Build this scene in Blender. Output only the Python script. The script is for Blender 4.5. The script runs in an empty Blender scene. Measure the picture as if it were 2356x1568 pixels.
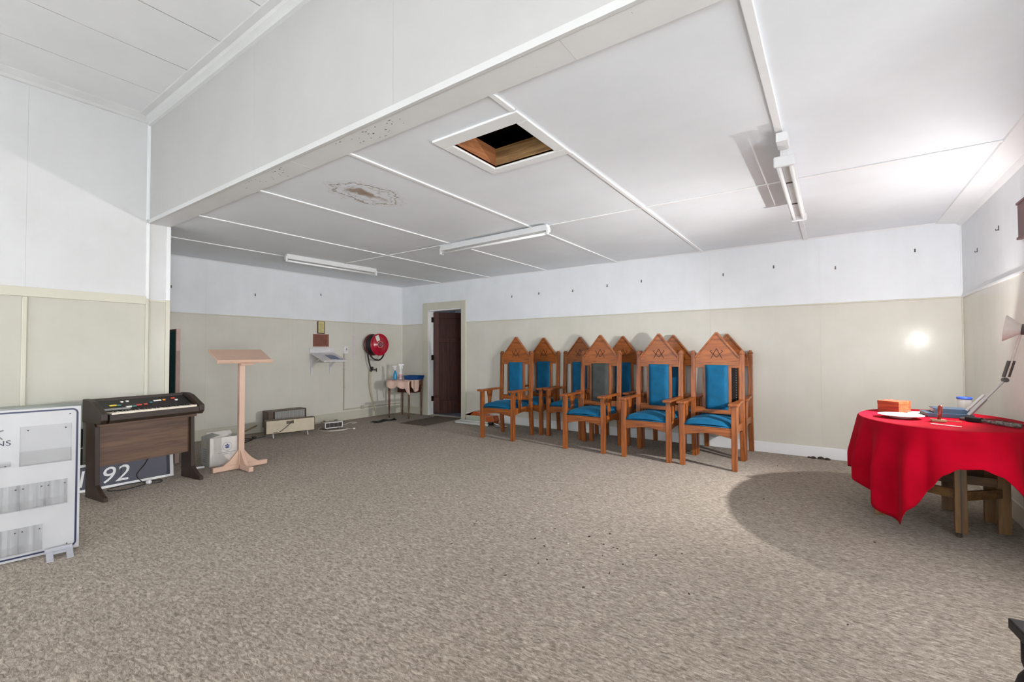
import bpy, bmesh, math, random
from mathutils import Vector, Matrix
random.seed(7)
R = math.radians
S = bpy.context.scene
COL = S.collection

# ------------------------------------------------------------------ camera
pit, yaw, rol = R(1.267), R(35.174), R(-0.16)
fw = Vector((-math.sin(yaw)*math.cos(pit), math.cos(yaw)*math.cos(pit), math.sin(pit)))
rt = Vector((math.cos(yaw), math.sin(yaw), 0)); up = rt.cross(fw)
r2 = rt*math.cos(rol)+up*math.sin(rol); u2 = -rt*math.sin(rol)+up*math.cos(rol)
cd = bpy.data.cameras.new('camera'); cam = bpy.data.objects.new('camera', cd); COL.objects.link(cam)
cd.sensor_width = 36; cd.lens = 1047.76/2356*36; cd.clip_start = 0.02
cam.matrix_world = Matrix(((r2.x,u2.x,-fw.x,0),(r2.y,u2.y,-fw.y,0),(r2.z,u2.z,-fw.z,1.22),(0,0,0,1)))
S.camera = cam

# ------------------------------------------------------------------ world, lights, exposure
w = bpy.data.worlds.new('world'); S.world = w; w.use_nodes = True
w.node_tree.nodes['Background'].inputs[0].default_value = (0.85,0.92,1,1)
w.node_tree.nodes['Background'].inputs[1].default_value = 1.0
def area(name, loc, rot, sx, sy, power, col):
    l = bpy.data.lights.new(name,'AREA'); l.shape='RECTANGLE'; l.size=sx; l.size_y=sy; l.energy=power; l.color=col
    o = bpy.data.objects.new(name,l); COL.objects.link(o); o.location=loc; o.rotation_euler=rot; return o
FILL_TINT = (0.955,0.98,1.0)
HALL_REAR = -3.0; HALL_RIGHT = 2.9
WIN_REAR = (-4.0,-1.6,0.8)            # centres of the unseen windows added on the hall's rear wall
for x in WIN_REAR:
    area('rear_window_fill',(x,HALL_REAR+0.03,1.25),(R(90),0,R(180)),1.5,1.5,125,FILL_TINT)  # added fill lights, placed in unseen windows behind the camera
area('hall_side_window_fill',(HALL_RIGHT-0.03,-0.9,1.25),(0,R(90),R(0)),1.5,1.6,150,FILL_TINT)  # added fill from an unseen window in the hall's right wall
area('annex_window_fill',(1.045,2.7,0.85),(0,R(90),R(0)),1.0,1.5,14,FILL_TINT)  # added fill, raises the annex light from out of view
S.view_settings.view_transform='Standard'; S.view_settings.look='None'
S.view_settings.exposure=0.42; S.view_settings.gamma=1.0; S.view_settings.use_curve_mapping=False
try:
    S.cycles.use_denoising=True; S.cycles.max_bounces=10; S.cycles.diffuse_bounces=6
    S.cycles.caustics_reflective=False; S.cycles.caustics_refractive=False
    S.cycles.sample_clamp_indirect=6
except Exception: pass

# ------------------------------------------------------------------ materials
def lin(r,g,b):
    f=lambda c: (c/255/12.92) if c/255<=0.04045 else ((c/255+0.055)/1.055)**2.4
    return (f(r),f(g),f(b),1)
MATS={}
class NT:
    def __init__(s,name):
        s.m=bpy.data.materials.new(name); s.m.use_nodes=True; s.t=s.m.node_tree
        s.b=s.t.nodes['Principled BSDF']; MATS[name]=s.m
    def n(s,typ,**kw):
        x=s.t.nodes.new(typ)
        for k,v in kw.items():
            if k in x.inputs: x.inputs[k].default_value=v
            else: setattr(x,k,v)
        return x
    def l(s,a,b): s.t.links.new(a,b)
    def pos(s,kind='Object',scale=(1,1,1)):
        if kind=='world': o=s.n('ShaderNodeNewGeometry').outputs['Position']
        else: o=s.n('ShaderNodeTexCoord').outputs[kind]
        mp=s.n('ShaderNodeMapping'); mp.inputs['Scale'].default_value=scale; s.l(o,mp.inputs[0]); return mp.outputs[0]
    def noise(s,vec,scale,detail=4,rough=0.55,dist=0):
        x=s.n('ShaderNodeTexNoise'); x.inputs['Scale'].default_value=scale; x.inputs['Detail'].default_value=detail
        x.inputs['Roughness'].default_value=rough; x.inputs['Distortion'].default_value=dist; s.l(vec,x.inputs['Vector']); return x.outputs['Fac']
    def ramp(s,fac,stops):
        x=s.n('ShaderNodeValToRGB'); e=x.color_ramp.elements
        while len(e)<len(stops): e.new(0.5)
        for i,(p,c) in enumerate(stops): e[i].position=p; e[i].color=c if len(c)==4 else (*c,1)
        s.l(fac,x.inputs[0]); return x.outputs[0]
    def mix(s,fac,a,b,mode='MIX'):
        x=s.n('ShaderNodeMix',data_type='RGBA',blend_type=mode)
        for i,v in ((0,fac),(6,a),(7,b)):
            if isinstance(v,(int,float)): x.inputs[i].default_value=v
            elif isinstance(v,(tuple,list)): x.inputs[i].default_value=v
            else: s.l(v,x.inputs[i])
        return x.outputs[2]
    def math(s,op,a,b=0.0,c=None):
        x=s.n('ShaderNodeMath',operation=op)
        for i,v in enumerate((a,b) if c is None else (a,b,c)):
            if isinstance(v,(int,float)): x.inputs[i].default_value=v
            else: s.l(v,x.inputs[i])
        return x.outputs[0]
    def bump(s,h,strength=0.2,dist=0.01):
        x=s.n('ShaderNodeBump'); x.inputs['Strength'].default_value=strength; x.inputs['Distance'].default_value=dist
        s.l(h,x.inputs['Height']); s.l(x.outputs[0],s.b.inputs['Normal'])
    def set(s,color=None,rough=None,metal=None,spec=None,**kw):
        if color is not None:
            if isinstance(color,(tuple,list)): s.b.inputs['Base Color'].default_value=color
            else: s.l(color,s.b.inputs['Base Color'])
        if rough is not None: s.b.inputs['Roughness'].default_value=rough
        if metal is not None: s.b.inputs['Metallic'].default_value=metal
        if spec is not None: s.b.inputs['Specular IOR Level'].default_value=spec
        for k,v in kw.items(): s.b.inputs[k].default_value=v
        return s.m
def plain(name,rgb,rough=0.5,metal=0.0,spec=0.5,var=0.06,vs=9.0,**kw):
    """flat paint or plastic with slight procedural unevenness"""
    t=NT(name); c=lin(*rgb); v=t.pos('Object'); f=t.noise(v,vs)
    dk=tuple(max(0,x*(1-var*2)) for x in c[:3])+(1,); lt=tuple(min(1,x*(1+var)) for x in c[:3])+(1,)
    t.set(t.ramp(f,[(0.3,dk),(0.7,lt)]),rough,metal,spec,**kw); return t.m
def wood(name,light,dark,scale=1.0,axis='z',rough=0.4,spec=0.5):
    t=NT(name); sc={'x':(3,38,38),'y':(38,3,38),'z':(38,38,3)}[axis]
    v=t.pos('Object',tuple(q*scale for q in sc)); f=t.noise(v,1.0,5,0.6,0.6)
    v2=t.pos('Object',tuple(q*scale*0.18 for q in sc)); f2=t.noise(v2,1.0,2,0.5,0.3)
    c=t.ramp(f,[(0.32,lin(*dark)),(0.62,lin(*light))]); k=t.ramp(f2,[(0.3,(0.72,0.68,0.66,1)),(0.7,(1.06,1.04,1.02,1))])
    t.set(t.mix(1.0,c,k,'MULTIPLY'),rough,0,spec); t.bump(f,0.08,0.004); return t.m
WHITE=(232,235,239); CREAM=(214,211,201); TRIM=(234,235,236)
def wallpaint(name,thr,white=WHITE,cream=CREAM):
    """white upper, cream gloss lower: the paint changes at a fixed height"""
    t=NT(name); g=t.n('ShaderNodeNewGeometry'); sp=t.n('ShaderNodeSeparateXYZ'); t.l(g.outputs['Position'],sp.inputs[0])
    up_=t.math('GREATER_THAN',sp.outputs[2],thr)
    v=t.pos('world'); f=t.noise(v,2.3,6,0.62); fs=t.noise(v,38,4,0.7)
    vst=t.pos('world',(6,6,0.35)); st=t.noise(vst,1.6,3,0.5)
    a=t.mix(up_,lin(*cream),lin(*white)); k=t.ramp(f,[(0.25,(0.93,0.93,0.92,1)),(0.72,(1.02,1.02,1.02,1))])
    c=t.mix(1.0,a,k,'MULTIPLY'); k2=t.ramp(st,[(0.3,(0.985,0.985,0.98,1)),(0.6,(1,1,1,1))]); c=t.mix(1.0,c,k2,'MULTIPLY')
    # scuffs and chipped specks
    chip=t.math('GREATER_THAN',fs,0.765); c=t.mix(t.math('MULTIPLY',chip,0.55),c,lin(95,92,86))
    t.set(c,0.34,0,0.14); rr=t.mix(up_,(0.20,)*3+(1,),(0.55,)*3+(1,)); t.l(rr,t.b.inputs['Roughness'])
    t.bump(t.math('ADD',t.noise(v,16,3,0.5),t.math('MULTIPLY',t.noise(v,120,2,0.5),0.06)),0.10,0.006); return t.m
def whitepaint(name,rgb,rough=0.55,chips=False):
    t=NT(name); v=t.pos('world'); f=t.noise(v,1.7,5,0.6); c=lin(*rgb)
    k=t.ramp(f,[(0.25,tuple(x*0.93 for x in c[:3])+(1,)),(0.7,tuple(min(1,x*1.02) for x in c[:3])+(1,))])
    if chips:
        ch=t.math('GREATER_THAN',t.noise(v,24,5,0.75),0.70); k=t.mix(t.math('MULTIPLY',ch,0.6),k,lin(120,118,116))
    t.set(k,rough,0,0.4); t.bump(t.noise(v,90,2,0.5),0.05,0.002); return t.m
wallpaint('wall_paint',1.745); wallpaint('hall_wall_paint_dimmed',1.73,(212,212,213),(197,194,183))  # hall copy of the wall colours darkened to offset its stronger light
whitepaint('ceiling_paint',(229,233,238)); whitepaint('hall_trim',(206,206,205),0.4); whitepaint('hall_ceiling_paint',(224,224,224)); whitepaint('trim_paint',TRIM,0.4); whitepaint('beam_paint_dimmed',(185,184,182),0.5)  # beam white lowered to hold back the strong hall light on it
whitepaint('soffit_paint',(222,222,222),0.5,True); whitepaint('cream_trim',(203,199,183),0.35); whitepaint('dirty_cream',(196,193,178),0.4,True)
def stain_mat():
    t=NT('ceiling_paint_stained'); v=t.pos('world'); c=lin(229,233,238); f=t.noise(v,1.7,5,0.6)
    k=t.ramp(f,[(0.25,tuple(x*0.93 for x in c[:3])+(1,)),(0.7,tuple(min(1,x*1.02) for x in c[:3])+(1,))])
    mp=t.n('ShaderNodeMapping'); g=t.n('ShaderNodeNewGeometry'); t.l(g.outputs['Position'],mp.inputs[0])
    mp.inputs['Location'].default_value=(3.10/0.25,-2.36/0.34,0); mp.inputs['Scale'].default_value=(1/0.25,1/0.34,0)
    nz=t.n('ShaderNodeTexNoise'); nz.inputs['Scale'].default_value=7; nz.inputs['Detail'].default_value=6; nz.inputs['Roughness'].default_value=0.65
    t.l(v,nz.inputs['Vector'])
    sub=t.n('ShaderNodeVectorMath',operation='SUBTRACT'); t.l(nz.outputs['Color'],sub.inputs[0]); sub.inputs[1].default_value=(0.5,0.5,0.5)
    sc=t.n('ShaderNodeVectorMath',operation='MULTIPLY'); t.l(sub.outputs[0],sc.inputs[0]); sc.inputs[1].default_value=(1.1,1.1,0)
    ad=t.n('ShaderNodeVectorMath',operation='ADD'); t.l(mp.outputs[0],ad.inputs[0]); t.l(sc.outputs[0],ad.inputs[1])
    ln=t.n('ShaderNodeVectorMath',operation='LENGTH'); t.l(ad.outputs[0],ln.inputs[0]); d=ln.outputs['Value']
    rings=t.ramp(d,[(0,(0,0,0,1)),(0.54,(0,0,0,1)),(0.58,(0.5,0.5,0.5,1)),(0.61,(0,0,0,1)),(0.74,(0,0,0,1)),(0.79,(1,1,1,1)),(0.84,(0.05,0.05,0.05,1)),(0.96,(0,0,0,1)),(0.975,(0.4,0.4,0.4,1)),(0.99,(0,0,0,1))])
    k=t.mix(t.math('MULTIPLY',rings,0.95),k,lin(122,98,70))
    ad2=t.n('ShaderNodeVectorMath',operation='ADD'); t.l(ad.outputs[0],ad2.inputs[0]); ad2.inputs[1].default_value=(0.05,0.12,0)
    ml=t.n('ShaderNodeVectorMath',operation='MULTIPLY'); t.l(ad2.outputs[0],ml.inputs[0]); ml.inputs[1].default_value=(3.1,1.55,0)
    l2=t.n('ShaderNodeVectorMath',operation='LENGTH'); t.l(ml.outputs[0],l2.inputs[0])
    core=t.ramp(l2.outputs['Value'],[(0,(1,1,1,1)),(0.55,(0.8,0.8,0.8,1)),(0.95,(0,0,0,1))])
    k=t.mix(t.math('MULTIPLY',core,0.9),k,lin(134,102,62))
    t.set(k,0.55,0,0.4)
stain_mat()
def carpet_mat():
    t=NT('carpet'); v=t.pos('world'); vb=t.pos('world',(1.0,2.2,1))
    mpr=t.n('ShaderNodeMapping'); g=t.n('ShaderNodeNewGeometry'); t.l(g.outputs['Position'],mpr.inputs[0])
    mpr.inputs['Rotation'].default_value=(0,0,R(-18)); mpr.inputs['Scale'].default_value=(0.55,1.35,1)
    f1=t.noise(mpr.outputs[0],62,3,0.6,0.8); f2=t.noise(v,260,2,0.6); f3=t.noise(v,1.1,3,0.5); f4=t.noise(mpr.outputs[0],21,3,0.55,0.5)
    c=t.ramp(f1,[(0.30,lin(106,94,81)),(0.5,lin(152,140,127)),(0.68,lin(187,175,161))])
    k=t.ramp(f2,[(0.3,(0.72,0.71,0.70,1)),(0.7,(1.2,1.2,1.2,1))]); c=t.mix(1.0,c,k,'MULTIPLY')
    k4=t.ramp(f4,[(0.3,(0.84,0.83,0.82,1)),(0.65,(1.08,1.08,1.08,1))]); c=t.mix(1.0,c,k4,'MULTIPLY')
    k3=t.ramp(f3,[(0.3,(0.93,0.92,0.90,1)),(0.7,(1.04,1.04,1.05,1))]); c=t.mix(1.0,c,k3,'MULTIPLY')
    t.set(c,0.95,0,0.1); t.b.inputs['Sheen Weight'].default_value=0.15
    t.bump(t.math('ADD',f1,t.math('MULTIPLY',f2,0.7)),0.55,0.012)
carpet_mat()
wood('oak',(168,96,40),(106,54,20),axis='x',rough=0.35); wood('oak_v',(162,92,38),(102,52,20),axis='z',rough=0.35)
plain('carved',(70,32,12),0.6); 
def velvet(name,rgb):
    t=NT(name); v=t.pos('Object'); f=t.noise(v,11,3); f2=t.noise(v,300,2); c=lin(*rgb)
    k=t.ramp(f,[(0.3,tuple(x*0.8 for x in c[:3])+(1,)),(0.7,tuple(x*1.15 for x in c[:3])+(1,))])
    t.set(k,0.75,0,0.2); t.b.inputs['Sheen Weight'].default_value=0.35; t.b.inputs['Sheen Tint'].default_value=lin(*[min(255,x+70) for x in rgb]); t.b.inputs['Sheen Roughness'].default_value=0.35
    t.bump(f2,0.15,0.002)
velvet('blue_velvet',(14,86,122)); velvet('charcoal_cloth',(62,66,64)); plain('black_cloth',(22,22,24),0.8); plain('stud_brass',(200,190,165),0.3,0.8)
plain('black_plastic',(30,28,27),0.45); plain('dark_brown',(52,40,33),0.5); wood('organ_veneer',(112,86,68),(84,62,48),axis='x',rough=0.5); wood('organ_dark',(58,42,32),(40,28,21),axis='z',rough=0.5)
plain('ivory',(236,226,208),0.35); plain('key_black',(20,19,19),0.35)
for n_,c_ in (('btn_yellow',(214,196,60)),('btn_red',(190,60,40)),('btn_orange',(226,140,40)),('btn_teal',(50,110,104)),('btn_white',(225,222,214))): plain(n_,c_,0.4)
plain('lectern_paint',(198,166,146),0.45,var=0.03); plain('card_white',(214,209,203),0.7); plain('card_grey',(172,170,164),0.75); plain('card_tape',(178,164,140),0.4); plain('logo_blue',(52,66,128),0.6)
plain('logo_ring',(120,130,165),0.6); plain('print_grey',(120,116,118),0.7)
plain('sign_white',(232,232,233),0.35,var=0.02); plain('sign_navy',(30,36,70),0.4); plain('board_white',(178,178,180),0.35,var=0.02); plain('navy_panel',(62,62,78),0.45); plain('print_dark',(52,54,70),0.5)
def acrylic():
    t=NT('acrylic'); t.set((0.56,0.56,0.57,1),0.08,0,0.5); t.b.inputs['Alpha'].default_value=0.10
acrylic()
def streaks():
    t=NT('dusty_acrylic'); v=t.pos('Object',(1,42,1.0)); f=t.noise(v,1,4,0.6)
    t.set(t.ramp(f,[(0.3,lin(160,160,162)),(0.65,lin(198,199,201))]),0.25); a=t.ramp(f,[(0.3,(0.42,)*3+(1,)),(0.7,(0.08,)*3+(1,))]); t.l(a,t.b.inputs['Alpha'])
streaks()
plain('clear_foot',(164,165,172),0.25); plain('heater_cream',(196,184,160),0.4); plain('heater_brown',(88,74,60),0.45); plain('heater_grey',(160,150,134),0.45); plain('chrome',(205,205,205),0.18,1.0); plain('grille_dark',(44,40,38),0.6); plain('grille_silver',(206,204,200),0.35)
plain('cable_black',(28,26,25),0.5); plain('cable_white',(214,208,198),0.5); plain('hose_red',(172,14,44),0.25,spec=0.6); plain('hose_red_dark',(96,30,28),0.4); plain('hose_black',(26,26,28),0.45); plain('paper',(228,225,215),0.7); plain('brass_frame',(206,192,134),0.45)
plain('frame_dark',(58,48,36),0.5); plain('plaque_brown',(134,82,66),0.5); plain('plaque_line',(92,52,42),0.6); plain('shelf_white',(214,212,214),0.4); plain('mat_blue',(112,128,152),0.6); plain('mat_pink',(214,204,208),0.6); plain('pipe_grey',(178,173,157),0.5)
wood('table_wood',(116,78,52),(78,48,30),axis='z'); plain('towel',(216,184,170),0.9); plain('towel_edge',(236,220,212),0.9); plain('tray_blue',(10,62,118),0.25); plain('bottle_blue',(30,140,190),0.2); plain('bottle_white',(232,230,232),0.35); plain('label_pink',(214,170,180),0.5); plain('black_rag',(16,16,17),0.9)
wood('door_wood',(76,36,26),(44,18,12),axis='z',rough=0.5,spec=0.25); plain('hinge',(58,36,26),0.4,0.5); plain('door_mat',(104,92,80),0.95,var=0.15,vs=60); plain('mat_stripe',(84,72,62),0.95); plain('blue_carpet',(120,122,132),0.9)
plain('vac_orange',(178,86,36),0.3,spec=0.6); plain('vac_green',(176,182,166),0.4); plain('hose_grey',(198,199,194),0.45); plain('teal_felt',(24,74,80),0.9); plain('screen_edge',(186,160,150),0.6)
def felt_red():
    t=NT('red_cloth'); v=t.pos('Object'); f=t.noise(v,6,3); f2=t.noise(v,220,2)
    t.set(t.ramp(f,[(0.3,lin(150,0,24)),(0.7,lin(172,1,32))]),0.9,0,0.08); t.b.inputs['Sheen Weight'].default_value=0.04; t.b.inputs['Sheen Tint'].default_value=(1,0.25,0.3,1); t.bump(f2,0.12,0.002)
felt_red()
wood('gate_wood',(128,94,52),(90,62,30),axis='z',rough=0.5); wood('gate_wood_h',(120,88,48),(84,58,28),axis='x',rough=0.5); wood('mahogany',(176,88,54),(120,52,30),axis='x',rough=0.35); plain('plate_white',(238,234,230),0.25); plain('book_navy',(52,72,92),0.5); plain('book_label',(216,206,210),0.6)
plain('gavel_red',(134,44,30),0.35); wood('block_wood',(176,152,116),(140,116,84),axis='x'); plain('jar_lid_blue',(40,72,160),0.4); plain('lamp_cream',(210,200,194),0.35); plain('lamp_steel',(190,186,184),0.3,0.7); plain('lamp_dark',(72,66,64),0.5); plain('red_ribbon',(110,22,30),0.7); plain('pink_paper',(218,196,196),0.7)
def marble():
    t=NT('speckled'); v=t.pos('Object'); f=t.noise(v,60,4,0.7); t.set(t.ramp(f,[(0.4,lin(46,44,42)),(0.62,lin(128,124,116))]),0.6)
marble()
def glass():
    t=NT('jar_glass'); t.set((0.6,0.62,0.63,1),0.05,0,0.5); t.b.inputs['Alpha'].default_value=0.10
    t2=NT('window_glass'); t2.set((0.9,0.94,0.97,1),0.05,0,0.5); t2.b.inputs['Alpha'].default_value=0.2
glass()
plain('ebony',(25,22,22),0.5,spec=0.3); plain('tub_plastic',(176,184,176),0.3,Alpha=0.75); plain('case_black',(16,15,15),0.5); plain('edge_light',(150,150,150),0.4)
plain('tube_white',(236,236,236),0.3,var=0.01); plain('fitting_white',(218,218,219),0.4,var=0.02)
plain('attic_dark',(92,70,58),0.9); wood('joist',(196,132,84),(140,86,50),axis='y',rough=0.8); wood('joist_x',(176,140,92),(116,86,52),axis='x',rough=0.8); plain('hook_metal',(92,88,84),0.4,0.6)
plain('debris_dark',(58,48,40),0.9); plain('debris_light',(214,204,192),0.8); plain('dark_red_wood',(92,48,48),0.45); plain('rag_wood',(150,120,84),0.6)
def bulbmat():
    t=NT('bulb_glass'); t.set((1,1,1,1),0.4); t.b.inputs['Emission Color'].default_value=(1,0.96,0.9,1); t.b.inputs['Emission Strength'].default_value=14
bulbmat()

# ------------------------------------------------------------------ mesh builder
class MB:
    def __init__(s): s.v=[]; s.f=[]
    def add(s,vs,fs):
        o=len(s.v); s.v+= [tuple(x) for x in vs]; s.f+=[tuple(i+o for i in f) for f in fs]; return s
    def box(s,x0,x1,y0,y1,z0,z1,M=None):
        if x0>x1:x0,x1=x1,x0
        if y0>y1:y0,y1=y1,y0
        if z0>z1:z0,z1=z1,z0
        vs=[Vector((x,y,z)) for z in (z0,z1) for y in (y0,y1) for x in (x0,x1)]
        if M is not None: vs=[M@v for v in vs]
        return s.add(vs,[(0,2,3,1),(4,5,7,6),(0,1,5,4),(2,6,7,3),(0,4,6,2),(1,3,7,5)])
    def prism(s,poly,axis,a,b,M=None):
        """poly: list of 2-D points in the two other axes (x:(y,z) y:(x,z) z:(x,y)), extruded a..b along axis"""
        n=len(poly); A=sum(poly[i][0]*poly[(i+1)%n][1]-poly[(i+1)%n][0]*poly[i][1] for i in range(n))
        if (A<0)!=(axis=='y'): poly=poly[::-1]
        def P(p,t):
            return Vector({'x':(t,p[0],p[1]),'y':(p[0],t,p[1]),'z':(p[0],p[1],t)}[axis])
        if a>b:a,b=b,a
        vs=[P(p,a) for p in poly]+[P(p,b) for p in poly]
        if M is not None: vs=[M@v for v in vs]
        fs=[tuple(range(n-1,-1,-1)),tuple(range(n,2*n))]+[(i,(i+1)%n,n+(i+1)%n,n+i) for i in range(n)]
        return s.add(vs,fs)
    def tube(s,path,r,n=8,cap=True):
        path=[Vector(p) for p in path]; rs=r if isinstance(r,(list,tuple)) else [r]*len(path)
        vs=[];fs=[]; prev=None
        for i,p in enumerate(path):
            d=(path[min(i+1,len(path)-1)]-path[max(i-1,0)]).normalized()
            if prev is None:
                a=Vector((0,0,1)) if abs(d.z)<0.9 else Vector((1,0,0)); x=d.cross(a).normalized()
            else: x=(prev-d*prev.dot(d)).normalized()
            prev=x; y=d.cross(x)
            for k in range(n):
                t=2*math.pi*k/n; vs.append(p+(x*math.cos(t)+y*math.sin(t))*rs[i])
        for i in range(len(path)-1):
            for k in range(n):
                fs.append((i*n+k,i*n+(k+1)%n,(i+1)*n+(k+1)%n,(i+1)*n+k))
        if cap: fs.append(tuple(range(n-1,-1,-1))); fs.append(tuple((len(path)-1)*n+k for k in range(n)))
        return s.add(vs,fs)
    def lathe(s,prof,c=(0,0,0),axis=(0,0,1),n=20):
        """prof: (radius, height along axis)"""
        ax=Vector(axis).normalized(); c=Vector(c); q=Vector((0,0,1)).rotation_difference(ax); vs=[];fs=[]
        for r_,h in prof:
            for k in range(n):
                t=2*math.pi*k/n; vs.append(c+q@Vector((max(r_,1e-4)*math.cos(t),max(r_,1e-4)*math.sin(t),h)))
        m=len(prof)
        for i in range(m-1):
            for k in range(n): fs.append((i*n+k,i*n+(k+1)%n,(i+1)*n+(k+1)%n,(i+1)*n+k))
        fs.append(tuple(range(n-1,-1,-1))); fs.append(tuple((m-1)*n+k for k in range(n)))
        return s.add(vs,fs)
    def grid(s,fn,nu,nv,closeu=False):
        vs=[fn(i/(nu if closeu else nu-1),j/(nv-1)) for j in range(nv) for i in range(nu)]; fs=[]
        for j in range(nv-1):
            for i in range(nu if closeu else nu-1):
                fs.append((j*nu+i,j*nu+(i+1)%nu,(j+1)*nu+(i+1)%nu,(j+1)*nu+i))
        return s.add(vs,fs)
    def build(s,name,mat,parent=None,bevel=0,smooth=False,loc=None,seg=2):
        me=bpy.data.meshes.new(name); me.from_pydata(s.v,[],s.f); me.update()
        me.materials.append(MATS[mat])
        if smooth:
            for p in me.polygons: p.use_smooth=True
        o=bpy.data.objects.new(name,me); COL.objects.link(o)
        if bevel:
            b=o.modifiers.new('bevel','BEVEL'); b.width=bevel; b.segments=seg; b.limit_method='ANGLE'; b.angle_limit=R(40)
        if parent is not None: o.parent=parent
        if loc is not None: o.location=loc
        return o
def Bx(*a,M=None): return MB().box(*a,M=M)
def tag(o,label=None,cat=None,group=None,kind=None):
    if label: o['label']=label
    if cat: o['category']=cat
    if group: o['group']=group
    if kind: o['kind']=kind
    return o
def thing(name,label,cat,loc=(0,0,0),rz=0,group=None):
    o=bpy.data.objects.new(name,None); COL.objects.link(o); o.location=loc; o.rotation_euler=(0,0,rz); o.empty_display_size=0.1
    return tag(o,label,cat,group)
def struct(name,loc=(0,0,0)):
    o=bpy.data.objects.new(name,None); COL.objects.link(o); o.location=loc; o.empty_display_size=0.1; return tag(o,kind='structure')
def dup(root,parent=None):
    c=root.copy(); COL.objects.link(c)
    if parent is not None: c.parent=parent
    for ch in list(root.children): dup(ch,c)
    return c
def text_mesh(txt,size,extrude=0.001,shear=0.0):
    cu=bpy.data.curves.new('t','FONT'); cu.body=txt; cu.size=size; cu.extrude=extrude; cu.shear=shear; cu.resolution_u=4
    o=bpy.data.objects.new('t',cu); COL.objects.link(o); dg=bpy.context.evaluated_depsgraph_get()
    me=bpy.data.meshes.new_from_object(o.evaluated_get(dg)); bpy.data.objects.remove(o); bpy.data.curves.remove(cu); return me
def text(name,txt,size,mat,parent,M,extrude=0.001,shear=0.0,sx=1.0):
    me=text_mesh(txt,size,extrude,shear)
    me.transform(Matrix.Diagonal((sx,1,1,1))); me.transform(M); me.materials.clear(); me.materials.append(MATS[mat])
    o=bpy.data.objects.new(name,me); COL.objects.link(o); o.parent=parent; return o
def catmull(pts,n=6):
    P=[Vector(p) for p in pts]; out=[]
    for i in range(len(P)-1):
        a,b,c,d=P[max(i-1,0)],P[i],P[i+1],P[min(i+2,len(P)-1)]
        for k in range(n):
            t=k/n; out.append(0.5*((2*b)+(c-a)*t+(2*a-5*b+4*c-d)*t*t+(3*b-a-3*c+d)*t**3))
    out.append(P[-1]); return out
BAR=lambda a,b,wd,th,side=Vector((0,0,1)): None

# ------------------------------------------------------------------ the setting
YA=6.248; XB=-7.125; ZC=2.508; XR=1.059; XC=-5.53; YB0=1.60; YB1=1.775; ZS=2.495; ZH=3.56
# floor
fl=struct('floor'); Bx(XB-0.2,HALL_RIGHT+0.2,HALL_REAR-0.2,YA+0.02,-0.06,0).build('carpet','carpet',fl)
Bx(-7.6,-4.6,YA+0.02,YA+2.2,-0.06,-0.004).build('next_room_carpet','blue_carpet',fl)
# back wall (chairs stand along it)
wb=struct('wall_back')
DX0,DX1,DZ=-6.37,-5.51,2.01
bk=MB(); bk.box(XB-0.15,DX0,YA+0.008,YA+0.12,0,2.7); bk.box(DX1,XR+0.15,YA+0.008,YA+0.12,0,2.7); bk.box(DX0,DX1,YA+0.008,YA+0.12,DZ,2.7); bk.build('wall_framing','wall_paint',wb)
def sheet(par,x0,x1,z0,z1): Bx(x0+0.0004,x1-0.0004,YA,YA+0.0085,z0,z1).build('wall_sheet','wall_paint',par)
sheet(wb,XB,DX0,0,ZC+0.02); sheet(wb,DX0,DX1,DZ,ZC+0.02)
sx=[DX1,-4.80,-3.63,-2.455,-1.284,-0.114,XR+0.01]
for a,b in zip(sx[:-1],sx[1:]): sheet(wb,a,b,0,ZC+0.02)
# left wall of the annex
wl=struct('wall_left')
Bx(XB-0.12,XB-0.008,YB1-0.2,YA+0.1,0,2.7).build('wall_framing','wall_paint',wl)
sy=[YB1-0.1,2.719,3.964,5.109,YA+0.008]
for a,b in zip(sy[:-1],sy[1:]): Bx(XB-0.0085,XB,a+0.0004,b-0.0004,0,ZC+0.02).build('wall_sheet','wall_paint',wl)
# right wall of the annex, with an opening for the added window
wr=struct('wall_right')
WY0,WY1,WZ0,WZ1=1.9,3.5,0.30,1.40
m=MB(); m.box(XR,XR+0.12,YB1-0.05,WY0,0,2.7); m.box(XR,XR+0.12,WY1,YA+0.1,0,2.7); m.box(XR,XR+0.12,WY0,WY1,0,WZ0); m.box(XR,XR+0.12,WY0,WY1,WZ1,2.7); m.build('wall_sheet','wall_paint',wr)
def window(name,M,wd,ht):
    """frame, bars and panes in the local x-z plane, centred"""
    o=struct(name); f=MB(); t=0.05
    for a in ((-wd/2,-wd/2+t,-ht/2,ht/2),(wd/2-t,wd/2,-ht/2,ht/2),(-wd/2,wd/2,-ht/2,-ht/2+t),(-wd/2,wd/2,ht/2-t,ht/2)): f.box(a[0],a[1],-0.02,0.05,a[2],a[3],M)
    f.build('window_frame','trim_paint',o)
    b=MB(); b.box(-wd/2,wd/2,0.0,0.03,-0.02,0.02,M); b.build('meeting_rail','trim_paint',o)
    for z0,z1 in ((-ht/2+t,-0.02),(0.02,ht/2-t)): Bx(-wd/2+t,wd/2-t,0.05,0.054,z0,z1,M=M).build('pane','window_glass',o)
    Bx(-wd/2-0.05,wd/2+0.05,-0.06,0.0,-ht/2-0.04,-ht/2,M=M).build('window_sill','trim_paint',o)
    return o
window('window_1',Matrix.Translation((XR+0.03,(WY0+WY1)/2,(WZ0+WZ1)/2))@Matrix.Rotation(R(-90),4,'Z'),WY1-WY0,WZ1-WZ0)  # unseen window, added to hold the annex fill light
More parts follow.
